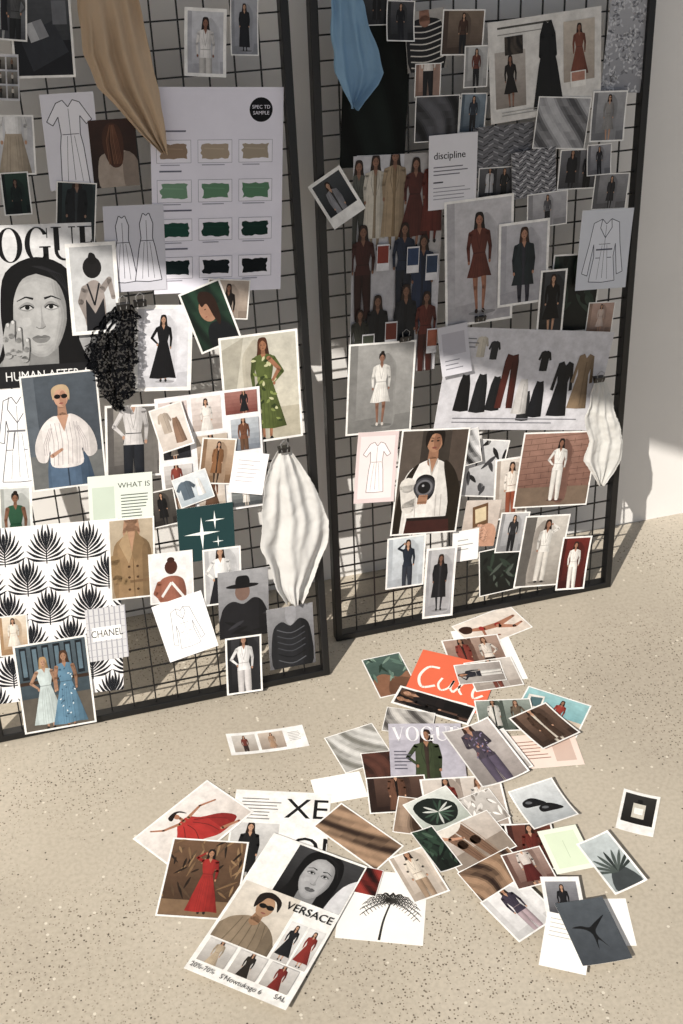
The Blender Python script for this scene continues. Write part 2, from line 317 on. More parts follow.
def build_sheets():
    R=[]
    for (S,spec,name,label,draw,gloss,off,base,cat) in specs:
        d=.004 if S is not SF else .002
        tl,tr,br,bl=[S.uv(x,y,d) for x,y in corners(spec)]
        c=(tl+tr+br+bl)/4;eu=((tr-tl)+(br-bl))/2;ev=((tl-bl)+(tr-br))/2
        w,h=eu.length,ev.length;dd=(eu/w+Vector((ev.y,-ev.x))/h).normalized();dv=Vector((-dd.y,dd.x))
        q=[c+dd*x*w/2+dv*y*h/2 for x,y in((-1,-1),(1,-1),(1,1),(-1,1))]
        cd_=Card(w/h,base);draw(cd_)
        R.append(dict(S=S,c=c,w=w,h=h,dd=dd,dv=dv,q=q,card=cd_,name=name,label=label,gloss=gloss,off=off,th=.0003+cd_.L*8e-6,cat=cat))
    for i,r in enumerate(R):
        z=r['off'] if r['off'] is not None else (.0032 if r['S'] is not SF else .0002)
        for k in range(i):
            o=R[k]
            if o['S'] is r['S'] and sat(o['q'],r['q']): z=max(z,o['z']+o['th']+.0002)
        r['z']=z
        r['cov']=any(R[k]['S'] is r['S'] and sat(R[k]['q'],r['q']) for k in range(i+1,len(R)))
    for r in R:
        S=r['S'];cd_=r['card'];w,h=r['w'],r['h']
        amp=0;axis=1;md=0
        if not r['cov']:
            if S is SF: amp=rnd.uniform(.004,.014)*min(1.3,w/.1);axis=rnd.choice((0,1));md=rnd.choice((0,1,2))
            else: amp=rnd.uniform(.003,.011);axis=1;md=0
        N=8 if amp else 1
        def zr(t):
            if md==0:return amp*t*t
            if md==1:return amp*(1-t)**2
            return amp*(2*t-1)**2*.5
        def zf(x,y):
            if not amp:return 0
            t=max(0,min(1,(x,y)[axis]))*N;i=min(int(t),N-1);f=t-i
            return zr(i/N)*(1-f)+zr((i+1)/N)*f
        vs=[];fs=[];cs=[]
        def emit(pts,zoff,col,rev=False):
            i0=len(vs)
            for x,y in pts:vs.append(((x-.5)*w,(.5-y)*h,zf(x,y)+zoff))
            ar=sum(pts[i][0]*pts[(i+1)%len(pts)][1]-pts[(i+1)%len(pts)][0]*pts[i][1] for i in range(len(pts)))
            if abs(ar)<1e-9:
                del vs[i0:];return
            ix=list(range(i0,len(vs)))
            if (ar>0)!=rev:ix.reverse()
            fs.append(ix);cs.append(col)
        bc=K(cd_.base);t0=.0003
        for i in range(N):
            a,b=i/N,(i+1)/N
            Q=[(a,0),(b,0),(b,1),(a,1)] if axis==0 else [(0,a),(1,a),(1,b),(0,b)]
            emit(Q,t0,bc);emit(Q,0,mul('e8e6e2',1),True)
            sides=[((0,a),(0,b)),((1,a),(1,b))] if axis==1 else [((a,0),(b,0)),((a,1),(b,1))]
            for p,q in sides:
                i0=len(vs)
                for (x,y),zz in((p,0),(q,0),(q,t0),(p,t0)):vs.append(((x-.5)*w,(.5-y)*h,zf(x,y)+zz))
                fs.append([i0,i0+1,i0+2,i0+3]);cs.append(bc)
        ends=[((0,0),(1,0)),((0,1),(1,1))] if axis==1 else [((0,0),(0,1)),((1,0),(1,1))]
        for p,q in ends:
            i0=len(vs)
            for (x,y),zz in((p,0),(q,0),(q,t0),(p,t0)):vs.append(((x-.5)*w,(.5-y)*h,zf(x,y)+zz))
            fs.append([i0,i0+1,i0+2,i0+3]);cs.append(bc)
        for L,pts,col in cd_.P:
            if r['gloss']:col=grade(col)
            if N==1:emit(pts,t0+L*8e-6,col);continue
            lo=min(p[axis] for p in pts);hi=max(p[axis] for p in pts)
            for i in range(N):
                a,b=i/N,(i+1)/N
                if hi<=a or lo>=b:continue
                q=pts
                if lo<a:q=clipx(q,a,True,axis)
                if hi>b and len(q)>2:q=clipx(q,b,False,axis)
                if len(q)>2:emit(q,t0+L*8e-6,col)
        me=bpy.data.meshes.new(r['name']);me.from_pydata(vs,[],fs)
        ca=me.color_attributes.new('Col','FLOAT_COLOR','CORNER')
        buf=[]
        for f,c in zip(fs,cs):buf+=[c[0],c[1],c[2],1.0]*len(f)
        if len(buf)==len(ca.data)*4:ca.data.foreach_set('color',buf)
        me.materials.append(M_photo if r['gloss'] else M_paper);me.update()
        ob=bpy.data.objects.new(r['name'],me);sc.collection.objects.link(ob)
        X=S.U*r['dd'].x+S.V*r['dd'].y;Y=S.U*r['dv'].x+S.V*r['dv'].y;P=S.w(r['c'].x,r['c'].y,r['z'])
        ob.matrix_world=Matrix(((X.x,Y.x,S.N.x,P.x),(X.y,Y.y,S.N.y,P.y),(X.z,Y.z,S.N.z,P.z),(0,0,0,1)))
        ob['label']=r['label'];ob['category']=r['cat'] or CATS.get(r['name'],'photo')
        ob['group']='prints scattered on the floor' if S is SF else 'papers pinned to the wire boards'
# ---- draw helpers
def PH(b1,b2,*a,m=.03,bcol='f3f1ee',**k):
    def D(c):
        if m:c.b(m,bcol)
        c.g(b1,b2);c.p([(0,.86),(1,.8),(1,1),(0,1)],mul(b2,.85))
        c.r(0,0,.12,.86,mul(b2,.93));k.setdefault('cs',lerpc(b1,b2,.6))
        c.f(*a,**k)
    return D
def drp(a,b,acc=None,m=.02,n=20,lean=.5):
    def D(c):
        if m:c.b(m)
        c.drape(a,b,n,lean,acc)
    return D
def leafy(b1,b2,cols,m=.02,n=26):
    def D(c):
        c.b(m);c.g(b1,b2)
        for i in range(n):c.lens(rnd.random(),rnd.random(),rnd.uniform(-2.6,-.5),rnd.uniform(.15,.4),.07,rnd.choice(cols))
    return D
def duo(b1,b2,c1,c2,c3,c4,m=.03,S=1.2,top=-.02,k1='coat',k2='pants'):
    def D(c):
        c.b(m);c.g(b1,b2);c.r(.44,0,.5,1,mul(b2,.7));c.f(.3,top,S,kind=k1,tc=c1,bc=c2,hr='1c120e',sk='a87858',cs=b2);c.f(.72,top+.05,S,kind=k2,tc=c3,bc=c4,hr='5a3a24',sk='b98868',arm='hip',fl=-1)
    return D
def tweed(cols,k=14):
    def D(c):
        c.g(cols[0],cols[0])
        for j in range(k):
            c.L+=1
            for i in range(k):
                x,y=i/k,j/k;s_=1 if (i//2)%2 else -1
                c.l([(x,y+(.05 if s_>0 else 0)),(x+1/k,y+(0 if s_>0 else .05))],.022,cols[1+(i+j)%(len(cols)-1)]);c.L-=1
    return D
L,Rb,Fl=SL,SR,SF
PP='photo_print'
# =============== LEFT BOARD
def darkroom(c):
    c.b(.03);c.g('4a4c50','131417');c.r(.0,.55,1,1,'1a1b20');c.p([(.1,.5),(.7,.3),(.95,.7),(.3,.95)],'303238');c.p([(.2,.35),(.5,.28),(.62,.5),(.3,.58)],'b5b6ba');c.p([(.34,.32),(.5,.28),(.62,.5),(.45,.54)],'8a8b90');c.r(.7,.05,.95,.35,'6a6c72')
add(L,(42,36,62,84,-3),PP,'dark monochrome interior photo with a pale open book',darkroom)
add(L,(7,10,40,60,2),'magazine_page','grey patterned page with pale border',duo('8a8c90','4c4d52','2a2a2e','aaa','555','222'))
add(L,(205,42,42,68,2),PP,'portrait photo of dark-haired woman in pale jacket',PH('cfd0d6','b4b4bc',.5,.1,1.3,tc='ece8e6',bc='c8c4c0',sk='8a5a44',m=.05))
add(L,(244,26,28,58,1),PP,'grey photo of figure in long black coat',PH('a8aab2','8d8f97',.5,.1,.85,kind='coat',tc='1c1c20',hem=.9,m=.02))
def contact(c):
    c.r(0,0,1,1,'d6d5da')
    for i in range(2):
        for j in range(3):
            c.v(.08+.46*i,.06+.31*j,.48+.46*i,.33+.31*j);c.g('8c8880','4b4744');c.f(.5,.1,.9,tc=rnd.choice(['d8cfc4','3a2a24','7a5a44']),bc='222')
    c.v(0,0,1,1)
add(L,(6,77,26,46,0),'collage_page','small contact sheet of tiny outfit photos',contact)
add(L,(14,145,42,60,-2),PP,'torso photo of white shirt with beige skirt',PH('d5d5da','c5c5ca',.5,-.5,2.0,kind='skirt',tc='efeeee',bc='b5a58f',hem=.75))
add(L,(16,193,28,42,-5),PP,'dark green photo of person in shade',PH('1f3a30','0d1a16',.5,.15,1.1,tc='14201c',bc='0d1412',sk='7a5a48'))
def vneck(c):
    c.r(0,0,1,1,'dcdbe4');c.gm(.5,.07,.88,'vdress','e8e7ee','3d3d48',.009)
add(L,(38,94,98,92,98,184,52,194),'technical_sketch','technical line drawing of a v-neck wrap dress',vneck,0)
def backwoman(c):
    c.g('3a2218','20130e');c.p(sm([(.2,1.05),(.15,.6),(.35,.48),(.7,.46),(.98,.6),(1.05,1.05)]),'a8988a');c.p(sm([(.7,.5),(.98,.6),(1.05,1.05),(.7,1.05)]),'85766a')
    c.p(sm([(.3,.5),(.28,.2),(.45,.05),(.65,.12),(.72,.35),(.66,.66),(.45,.7)]),'4a2a1a')
    for k in range(9):c.l([(.46+.01*k,.08),(.36+.03*k,.3),(.38+.035*k,.66)],.012,rnd.choice(['6a4028','38200f','7a5034']))
add(L,(114,153,46,68,-5),PP,'photo of brown-haired woman seen from behind in beige top',backwoman)
add(L,(76,212,40,60,2),PP,'dark photo of black leather blazer',PH('2b3a3c','141c1e',.5,-.15,1.5,kind='coat',tc='161a1e',bc='2c3236',sk='8a6a58',hem=.8,m=.02))
def swatch(c):
    c.r(0,0,1,1,'e4e2ee')
    c.e(.83,.105,.058,.058,'17181c',n=28);c.t('SPEC TD',.83,.1,.024,'e4e2ee',al='c');c.t('SAMPLE',.83,.128,.024,'e4e2ee',al='c')
    rows=[['8e7a68','a39482','9c9080'],['6f9077','5c8166','557a60'],['1c4238','17382f','122d27'],['0e1f20','10181c','0c1216']]
    for j,rw in enumerate(rows):
        y=.30+.19*j
        c.bars(.06,y-.1,.3,1,.02,'6a6a78',.008)
        for i,col in enumerate(rw):
            x=.17+.31*i;c.r(x-.13,y-.055,x+.13,y+.055,'8a8a98');c.r(x-.127,y-.053,x+.127,y+.053,'e8e6f0')
            pts=[]
            for k in range(9):pts.append((x-.1+.2*k/8+rnd.uniform(-.004,.004),y-.035+rnd.uniform(-.004,.004)))
            for k in range(4):pts.append((x+.1+rnd.uniform(-.012,.012),y-.02+.012*k))
            for k in range(9):pts.append((x+.1-.2*k/8,y+.035+rnd.uniform(-.004,.004)))
            for k in range(4):pts.append((x-.1+rnd.uniform(-.012,.012),y+.02-.012*k))
            c.p(pts,col);c.l([(x-.08,y-.015),(x+.07,y-.01)],.006,mul(col,1.2));c.bars(x-.1,y+.062,x+.08,1,.02,'9a9aa6',.005)
add(L,(143,81,281,93,283,289,160,294),'swatch_sheet','large white chart of beige, green and black paint swatches',swatch,0)
def twodress(c):
    c.r(0,0,1,1,'c9c9d3');c.gm(.3,.12,.76,'dress','d5d5de','40404a',.01);c.gm(.7,.1,.78,'dress','d5d5de','40404a',.01)
add(L,(135,248,60,86,-3),'technical_sketch','grey sheet with two line-drawn strappy dresses',twodress,0)
def cover(c):
    c.r(0,0,1,1,'d4d4d4');c.g('e2e2e4','8c8c8e')
    c.p(sm([(-.1,1.05),(.1,.86),(.4,.78),(.85,.84),(1.1,1.05)]),'1c1c20')
    c.face(.52,.55,.54,'b4b4b4','0e0e10','808080')
    c.vogue(-.01,.02,.2,'111113',wsc=.87)
    c.limb([(.05,1.05),(.16,.94),(.27,.84)],[.16,.14,.12],'8e8e8e');c.p(sm([(.18,.88),(.22,.76),(.31,.72),(.41,.79),(.36,.9)]),'9c9c9c')
    for x,y,x2,y2,x3,y3 in((.24,.79,.225,.69,.25,.6),(.285,.77,.275,.67,.295,.585),(.33,.78,.335,.7,.345,.63),(.375,.82,.395,.76,.405,.7)):
        c.limb([(x,y),(x2,y2),(x3,y3)],[.05,.043,.03],'5c5c5c');c.limb([(x-.008,y),(x2-.008,y2),(x3-.008,y3)],[.042,.036,.024],'a8a8a8');c.e(x3-.008,y3,.008,.011,'d0d0d0')
    c.p([(0,.86),(1,.86),(1,1),(0,1)],'1d1d20');c.t('HUMAN AFTER ALL',.6,.955,.085,'ececec',al='c',sx=.78)
add(L,(-28,226,92,222,98,380,-18,392),'magazine_cover','black-and-white magazine cover with woman resting face on hand',cover)
def bwback(c):
    c.b(.04);c.g('b9babc','cfd0d2');c.p(sm([(.3,1),(.25,.55),(.4,.42),(.62,.42),(.75,.6),(.7,1)]),'9a8f8a');c.e(.5,.25,.11,.13,'1a1818');c.p(sm([(.42,.2),(.45,.08),(.58,.1),(.6,.2)]),'141212')
    c.limb([(.3,.5),(.18,.65),(.3,.85)],[.09,.07,.05],'8f8580');c.limb([(.7,.52),(.88,.4),(.95,.62)],[.08,.06,.05],'8f8580');c.p([(.3,.62),(.5,.8),(.72,.62),(.74,1),(.27,1)],'222226');c.l([(.36,.44),(.5,.7),(.64,.44)],.02,'1d1d20')
add(L,(93,287,50,90,-4),PP,'monochrome photo of woman in open-back black dress',bwback)
add(L,(163,348,58,86,0),PP,'white photo of woman in long black short-sleeved dress',PH('e3e3ea','d2d2da',.5,.08,.86,kind='dress',tc='141418',bc='141418',sk='b08468',hr='1e1410',hem=.93,arm='hip',m=.045))
def profile(c):
    c.b(.03);c.drape('21402f','101c17',16);c.p(sm([(.35,1.02),(.3,.75),(.5,.6),(.85,.7),(1,1.02)]),'15181c');c.e(.5,.38,.14,.2,'a8795c');c.p(sm([(.36,.42),(.32,.36),(.37,.3),(.4,.45)]),'a8795c')
    c.p(sm([(.38,.3),(.36,.14),(.5,.06),(.74,.18),(.76,.5),(.66,.68),(.58,.5),(.52,.28)]),'2a1810');c.l([(.42,.36),(.46,.355)],.015,'120a08');c.l([(.38,.48),(.43,.48)],.014,'8a4038')
add(L,(228,299,42,40,3),PP,'beige photo of dark-haired woman by a wall',PH('b8a89a','8d7d70',.5,.1,1.5,tc='1a1512',bc='1a1512',sk='7d5540'))
add(L,(210,316,44,64,-22),PP,'dark green photo of brunette woman in profile',profile)
def greendress(c):
    c.b(.02);c.g('c2beb0','cfc8b4');c.r(0,.7,1,1,'b5ad98');c.p([(0,.1),(.3,0),(.1,.7),(0,.7)],'aaa596')
    c.f(.55,.03,1.0,kind='dress',tc='56632a',bc='56632a',sk='a06a48',hr='4f2a16',hs='long',arm='hip',hem=.86,fl=-1,cs='bdb6a4')
    for i in range(34):
        y=rnd.uniform(.2,.84);x=.55+rnd.uniform(-.085,.085)*(1+y);c.lens(x,y,rnd.random()*6,.05,.024,rnd.choice(['c4c492','2f3c18','7f8c42']))
    c.limb([(.62,.22),(.75,.33),(.66,.43)],[.042,.036,.026],'a06a48')
add(L,(261,387,78,108,-6),PP,'photo of woman in green patterned dress',greendress)
def trench(c):
    c.r(0,0,1,1,'f1f1f4');c.gm(.5,.08,.86,'coat','f6f6f8','55555c',.008);c.l([(.3,.42),(.7,.42)],.02,'77777c');c.l([(.45,.42),(.4,.6)],.012,'77777c')
add(L,(18,438,54,98,-3),'technical_sketch','white sheet with line drawing of a belted dress coat',trench,0)
def blouse(c):
    c.b(.015);c.g('4d5660','39404a');c.r(0,.7,1,1,'6a6c6c');c.r(.0,0,.16,.7,'5b646e')
    c.ps(sm([(.2,1.02),(.24,.76),(.36,.7),(.7,.7),(.8,.76),(.82,1.1),(.2,1.1)]),'4f6884',.6);c.l([(.5,.8),(.5,1)],.012,'2c3a4c')
    c.ps(sm([(.36,.36),(.2,.44),(.08,.6),(.1,.74),(.22,.76),(.28,.66),(.28,.8),(.5,.83),(.72,.8),(.72,.66),(.8,.75),(.93,.7),(.9,.54),(.78,.42),(.62,.35),(.5,.37)]),'e9e2e0',.8)
    for x in(.32,.38,.44,.52,.58,.64,.68):c.l([(x,.42),(x+.02,.6),(x-.01,.8)],.005,'b0a7aa')
    for q in(0,1):
        for k in range(3):
            X=lambda x:x if not q else 1-x
            c.l([(X(.3+.02*k),.46),(X(.2+.03*k),.6),(X(.2+.03*k),.7)],.005,'b5acae')
    c.limb([(.3,.71),(.44,.66)],[.035,.025],'c09074');c.limb([(.5,.26),(.5,.37)],[.065,.08],'a87c62');c.p([(.42,.355),(.58,.355),(.5,.5)],'c09074')
    c.e(.5,.2,.058,.085,'c8987c');c.e(.53,.21,.03,.07,'ad7c62')
    c.p(sm([(.395,.22),(.38,.13),(.46,.09),(.58,.095),(.625,.15),(.61,.23),(.575,.15),(.5,.128),(.43,.15)]),'bfa27c')
    c.e(.455,.19,.026,.02,'140f0f');c.e(.55,.19,.026,.02,'140f0f');c.l([(.44,.18),(.56,.18)],.006,'140f0f');c.e(.5,.25,.018,.007,'8f4a42')
add(L,(22,376,97,368,106,480,30,494),PP,'photo of blonde woman in sunglasses and sheer white blouse',blouse)
add(L,(133,440,56,72,-2),PP,'torso photo of woman in white wrap top and black trousers',PH('8f8a84','5e5a58',.5,-.25,1.6,tc='d8d4d4',bc='20242c',sk='b98d74',arm='hip'))
def collage(c):
    c.r(0,0,1,1,'f2f0f2')
    bx=[(.03,.04,.3,.26,'d8c8c4','a08078'),(.34,.03,.62,.3,'e8dcd8','b8a8a0'),(.66,.02,.97,.2,'a06a60','7a4038'),(.04,.3,.3,.5,'3c3c44','222228'),(.36,.34,.66,.62,'c8b8a8','8a7058'),(.7,.24,.97,.5,'b9c0c8','78808c'),(.03,.55,.3,.78,'cfcac8','8a8480'),(.34,.66,.6,.95,'e5ddd6','b8a898'),(.64,.56,.97,.74,'d8d6d2','5a5552'),(.04,.82,.3,.97,'7a5c4c','3a2a22'),(.66,.78,.96,.97,'9aa0a0','484c50')]
    for x0,y0,x1,y1,a,b in bx:
        c.v(x0,y0,x1,y1);c.g(a,b,6);c.f(.5+rnd.uniform(-.1,.1),rnd.uniform(-.2,.1),rnd.uniform(1,1.6),kind=rnd.choice(['pants','dress','coat','skirt']),tc=rnd.choice(['eee8e2','7a4a30','1c1c20','c8b098','8f3a2c']),bc=rnd.choice(['1c1c20','c8b8a8','6a4a34']))
    c.v(0,0,1,1)
add(L,(152,398,256,386,268,506,166,516),'collage_page','white mood page crowded with small outfit photos',collage)
def mini(b1,b2,tc,bc='1a1a1e',kind='pants',**k):return PH(b1,b2,.5,k.pop('top',.05),k.pop('S',1.0),kind=kind,tc=tc,bc=bc,m=.03,**k)
def still(b1,b2,items):
    def D(c):
        c.b(.03);c.g(b1,b2)
        for x,y,S,k,col in items:c.gm(x,y,S,k,col)
    return D
add(L,(170,424,34,42,-18),PP,'small tilted photo of cream outfit details',still('e5ddd6','c9bcb2',[(.35,.12,.5,'top','b8a898'),(.68,.3,.6,'skirt','8a6a54')]))
add(L,(216,459,34,46,4),PP,'small photo of woman in camel coat',mini('c2a88e','8b6a4c','8f5f36','3a2a20','coat'))
add(L,(247,470,34,40,8),'blank_sheet','white torn paper scrap with faint print',lambda c:(c.r(0,0,1,1,'f4f2f4'),c.bars(.15,.2,.85,6,.1,'b8b4b8',.02)),0)
add(L,(192,486,36,30,-20),PP,'small tilted blue and white accessory photo',still('dfe5ea','b4c2cc',[(.3,.15,.65,'tee','5a6a78'),(.7,.2,.6,'skirt','f4f2f0')]))
add(L,(162,506,28,36,-12),PP,'small dark photo of woman in black coat',mini('5c5650','2c2826','141416',kind='coat'))
add(L,(16,526,34,80,-3),PP,'photo of woman in green halter dress',PH('c5c8c6','a8aca8',.5,.06,1.05,kind='dress',tc='24543a',bc='24543a',sk='8a5c42',hr='1d130e',hs='bun',sl=0,hem=.95))
def what(c):
    c.r(0,0,1,1,'dfe6dd');c.t('WHAT IS',.46,.24,.13,'2a2e2a')
    c.bars(.5,.36,.96,10,.055,'5a605a',.018);c.r(.06,.2,.4,.9,'c6d2c4')
add(L,(120,500,64,56,-4),'text_card','pale green text card with dark lettering',what,0)
def fern(c):
    c.r(0,0,1,1,'f1eff0')
    for j in range(6):
        for i in range(5):
            x=(i+(.5 if j%2 else 0))*.28-.06;y=.2+j*.175;I='1b1d22'
            c.l([(x,y+.015),(x,y-.12)],.006,I)
            for k in range(7):
                a=1.45-.2*k
                for q in(-1,1):
                    b=(x,y-.012*k);L_=.1+.004*k
                    ang=-math.pi/2+q*a;m1=(b[0]+math.cos(ang)*L_*.55/c.a,b[1]+math.sin(ang)*L_*.55)
                    a2=ang-q*.35;e_=(m1[0]+math.cos(a2)*L_*.5/c.a,m1[1]+math.sin(a2)*L_*.5)
                    P=sm([b,m1,e_],3,False);c.l(P[:4],.004,I,.015);c.L-=1;c.l(P[3:],.015,I,.003);c.L-=1
            c.lens(x,y-.09,-math.pi/2,.08,.016,I)
add(L,(-30,524,112,520,128,684,-18,704),'pattern_sheet','white sheet with black fan-shaped fern pattern',fern,0)
def trenchphoto(c):
    c.b(.02);c.g('b9a88f','a08c70');c.ps(sm([(.12,1.05),(.06,.4),(.28,.22),(.5,.16),(.72,.22),(.95,.4),(.9,1.05)]),'9a7a52',.6)
    c.limb([(.5,.0),(.5,.16)],[.16,.2],'b08464');c.p([(.42,.15),(.58,.15),(.5,.42)],'b88c6a');c.p([(.4,.13),(.2,.3),(.42,.56),(.5,.44)],'b0926a');c.p([(.6,.13),(.8,.3),(.58,.56),(.5,.44)],'866a46')
    for y in(.6,.74,.9):c.e(.42,y,.016,.016,'4a3018');c.e(.62,y,.016,.016,'4a3018')
    c.l([(.1,.8),(.92,.79)],.035,'75593a');c.l([(.52,.5),(.54,1)],.008,'6a4e2c');c.limb([(.08,.5),(.14,.75),(.36,.8)],[.13,.11,.08],'93754c')
add(L,(131,555,46,80,-4),PP,'photo of buttoned camel trench coat',trenchphoto)
def star(c):
    c.r(0,0,1,1,'1f3a3c')
    for x,y,R in((.42,.5,.3),(.66,.28,.17),(.7,.68,.1)):
        c.p([(x+(R if k%2==0 else R*.14)*math.sin(k*math.pi/4)/c.a,y-(R if k%2==0 else R*.14)*math.cos(k*math.pi/4)) for k in range(8)],'eef2f0')
add(L,(205,530,56,54,-6),'graphic_card','dark green card with white sparkle stars',star,0)
def redback(c):
    c.b(.03);c.g('f0efef','dcdada');c.ps(sm([(.2,1),(.18,.62),(.35,.48),(.65,.48),(.82,.62),(.8,1)]),'a0604a');c.e(.5,.28,.12,.15,'4a2418');c.e(.5,.13,.07,.06,'3a1c12');c.l([(.2,.95),(.5,.6),(.8,.95)],.05,'e8e4e2');c.limb([(.2,.6),(.1,.8),(.25,.95)],[.1,.09,.07],'98583f')
add(L,(170,574,44,50,-5),PP,'white photo of bare-shouldered woman from behind',redback)
add(L,(221,573,38,56,-5),PP,'photo of woman in white shirt and dark skirt',PH('d0d0d2','b9b9bc',.45,-.05,1.4,kind='skirt',tc='f2f1f0',bc='1c1c22',hem=.8,arm='hip'))
def shirt(c):
    c.r(0,0,1,1,'f3f3f5');c.gm(.5,.16,.68,'jacket','f8f8fa','77777e',.008)
add(L,(149,603,199,588,217,640,169,657),'technical_sketch','white sheet with line drawing of long-sleeved blouse',shirt,0)
def hatman(c):
    c.g('9a9a9e','6a6a6e');c.ps(sm([(.0,1.05),(.04,.65),(.14,.5),(.3,.45),(.5,.5),(.72,.42),(.92,.55),(1.05,1.05)]),'1c1c20',.5);c.e(.48,.32,.1,.13,'7a5e52')
    for k in range(7):c.lens(rnd.uniform(.1,.9),rnd.uniform(.6,.95),rnd.uniform(-.5,.5),.25,.05,rnd.choice(['34343a','0e0e11']))
    c.e(.48,.23,.22,.035,'0f0f12');c.p(sm([(.36,.22),(.37,.1),(.48,.08),(.6,.1),(.61,.22)]),'0f0f12')
add(L,(242,600,50,66,-5),PP,'monochrome photo of figure in black hat and puffy coat',hatman)
add(L,(242,660,36,54,-5),PP,'photo of woman in white jacket on dark ground',PH('2f2f33','1c1c20',.5,-.05,1.3,tc='e8e6e6',bc='cfcaca',sk='a87a60',hr='120e0c',m=.03,arm='hip'))
def blacktop(c):
    c.g('8a8a8e','5a5a5e');c.ps(sm([(.12,1.05),(.1,.42),(.3,.24),(.5,.32),(.72,.22),(.92,.4),(.9,1.05)]),'222327',.5);c.p(sm([(.4,.2),(.5,.32),(.62,.2),(.6,0),(.42,0)]),'95959a')
    for k in range(6):c.l(sm([(.2,.36+.1*k),(.5,.44+.1*k),(.8,.36+.1*k)],4,False),.014,rnd.choice(['44464c','0c0d10','56585e']))
add(L,(289,632,46,58,-7),PP,'monochrome photo of draped black top',blacktop)
add(L,(13,632,30,40,-6),PP,'small photo of woman in cream at a window',mini('e5d8c4','b08a60','efe6d8','c9b294','dress'))
def labelcard(c):
    c.r(0,0,1,1,'d0d0d3')
    for i in range(9):c.l([(i*.13-.05,0),(i*.13-.05,1)],.02,'a0a0a8')
    for i in range(9):c.l([(0,i*.13),(1,i*.13)],.012,'acacb4')
    c.r(.14,.36,.86,.62,'f5f5f5');c.t('CHANEL',.5,.55,.19,'151515',al='c',sx=.72)
add(L,(106,630,40,52,-7),'text_card','grey checked card with white garment label',labelcard,0)
def blueview(c):
    c.b(.02);c.g('4a5a64','2a3840')
    for i in range(6):c.r(.05+i*.16,.02,.15+i*.16,.4,'161e26');c.r(.07+i*.16,.05,.13+i*.16,.36,'5a7280')
    c.r(0,.62,1,1,'5c554c');c.r(.0,.42,1,.46,'3a281c')
    c.f(.36,.16,.86,kind='dress',tc='c4d2d2',bc='cfdad8',sk='b98c6e',hr='b08a5c',hem=.9,sl=0,arm='hip');c.f(.66,.12,.92,kind='dress',tc='5a86a2',bc='5f93b4',sk='a87a5c',hr='4a3020',hem=.92,sl=0)
    for i in range(34):c.lens(.66+rnd.uniform(-.1,.1),rnd.uniform(.3,.92),rnd.random()*6,.025,.012,rnd.choice(['d5e0e6','33566e']))
add(L,(12,642,84,632,97,716,24,729),PP,'photo of two women in pale blue dresses by a building',blueview)
# =============== RIGHT BOARD
R_=Rb
add(R_,(375,92,66,150,1),PP,'large very dark green fabric photo',drp('161d1b','070a09',m=0,n=18),0,off=.0045)
add(R_,(386,8,50,34,0),PP,'dark photo of people in black clothing',duo('3a3c40','1c1d20','0e0e10','2a2a2e','1a1a1d','0e0e10'))
def striped(c):
    c.g('a8a4a0','85817d');c.ps(sm([(.1,1.05),(.05,.3),(.3,.14),(.7,.14),(.95,.3),(.9,1.05)],3),'17171a')
    for i in range(8):c.l(sm([(.1,.22+i*.1),(.5,.26+i*.1),(.92,.2+i*.1)],4,False),.02,'cfcac4')
    c.limb([(.5,-.05),(.5,.18)],[.16,.2],'8f6450')
add(R_,(425,40,40,60,-6),PP,'photo of black and white striped sweater',striped)
add(R_,(399,20,28,40,3),PP,'small dark photo of leather jacket',mini('4a4a4e','222','141416'))
add(R_,(462,32,42,46,2),PP,'small photo of brown outfit on a city street',mini('7a6858','4a3a30','4a3024'))
add(R_,(427,80,26,34,0),PP,'tiny photo of legs in white shorts',mini('b8988a','8a6a5c','e8e0da',top=-.8,S=2))
add(R_,(475,66,24,42,0),PP,'small photo of woman in rust blouse',mini('b8b8b8','999','6a3428'))
add(R_,(436,118,44,46,0),PP,'dark monochrome photo of draped leather',drp('5a5a60','0c0c0e'))
add(R_,(473,113,26,40,2),PP,'small blue grey photo of seated figure',mini('7a8a98','4a5a68','2c3440'))
def seasonpage(c):
    c.r(0,0,1,1,'dad7d3');c.bars(.08,.06,.6,1,.03,'4a4844',.02);c.bars(.08,.13,.5,1,.03,'8a8884',.01)
    c.v(.05,.3,.32,.86);c.g('b5ada6','8a8078');c.f(.5,.08,.95,kind='suitdress',tc='1c1614',sk='8a5a44',hem=.7)
    c.v(.14,.16,.3,.34);c.drape('4a4038','14100e',8);c.v(.0,0,1,1)
    c.gm(.52,.06,.86,'dress','111113');c.limb([(.47,.2),(.455,.4)],[.05,.04],'111113');c.limb([(.57,.2),(.585,.4)],[.05,.04],'111113')
    c.v(.66,.1,.94,.7);c.g('c4b8aa','a3968a');c.f(.5,.06,.98,kind='dress',tc='7a3f2c',bc='8a4a34',sk='8d5c44',hem=.85)
    c.v(0,0,1,1);c.r(.72,.6,.86,.76,'e8e5e0');c.r(.73,.61,.85,.7,'b07a66');c.bars(.1,.9,.9,2,.03,'9a9894',.008)
add(R_,(487,21,598,7,601,105,489,124),'collage_page','pale page with long black dress and two outfit photos',seasonpage)
def lace(c):
    c.g('a5a6ab','8f9096')
    for i in range(110):
        x,y=rnd.random(),rnd.random();a=rnd.random()*6
        for k in range(3):c.lens(x,y,a+k*2.1,.05,.02,rnd.choice(['b9bac0','76777d','c8c9cd']));c.L-=1
add(R_,(626,45,40,96,4),PP,'grey embossed lace texture photo',lace,0)
def discipline(c):
    c.r(0,0,1,1,'d9d8de');c.t('discipline',.1,.32,.135,'17171a',bold=.012,sx=.92);c.bars(.1,.42,.85,3,.05,'6a6a72',.015);c.bars(.1,.62,.4,1,.05,'4a4a50',.02);c.bars(.1,.7,.9,4,.05,'8a8a92',.012)
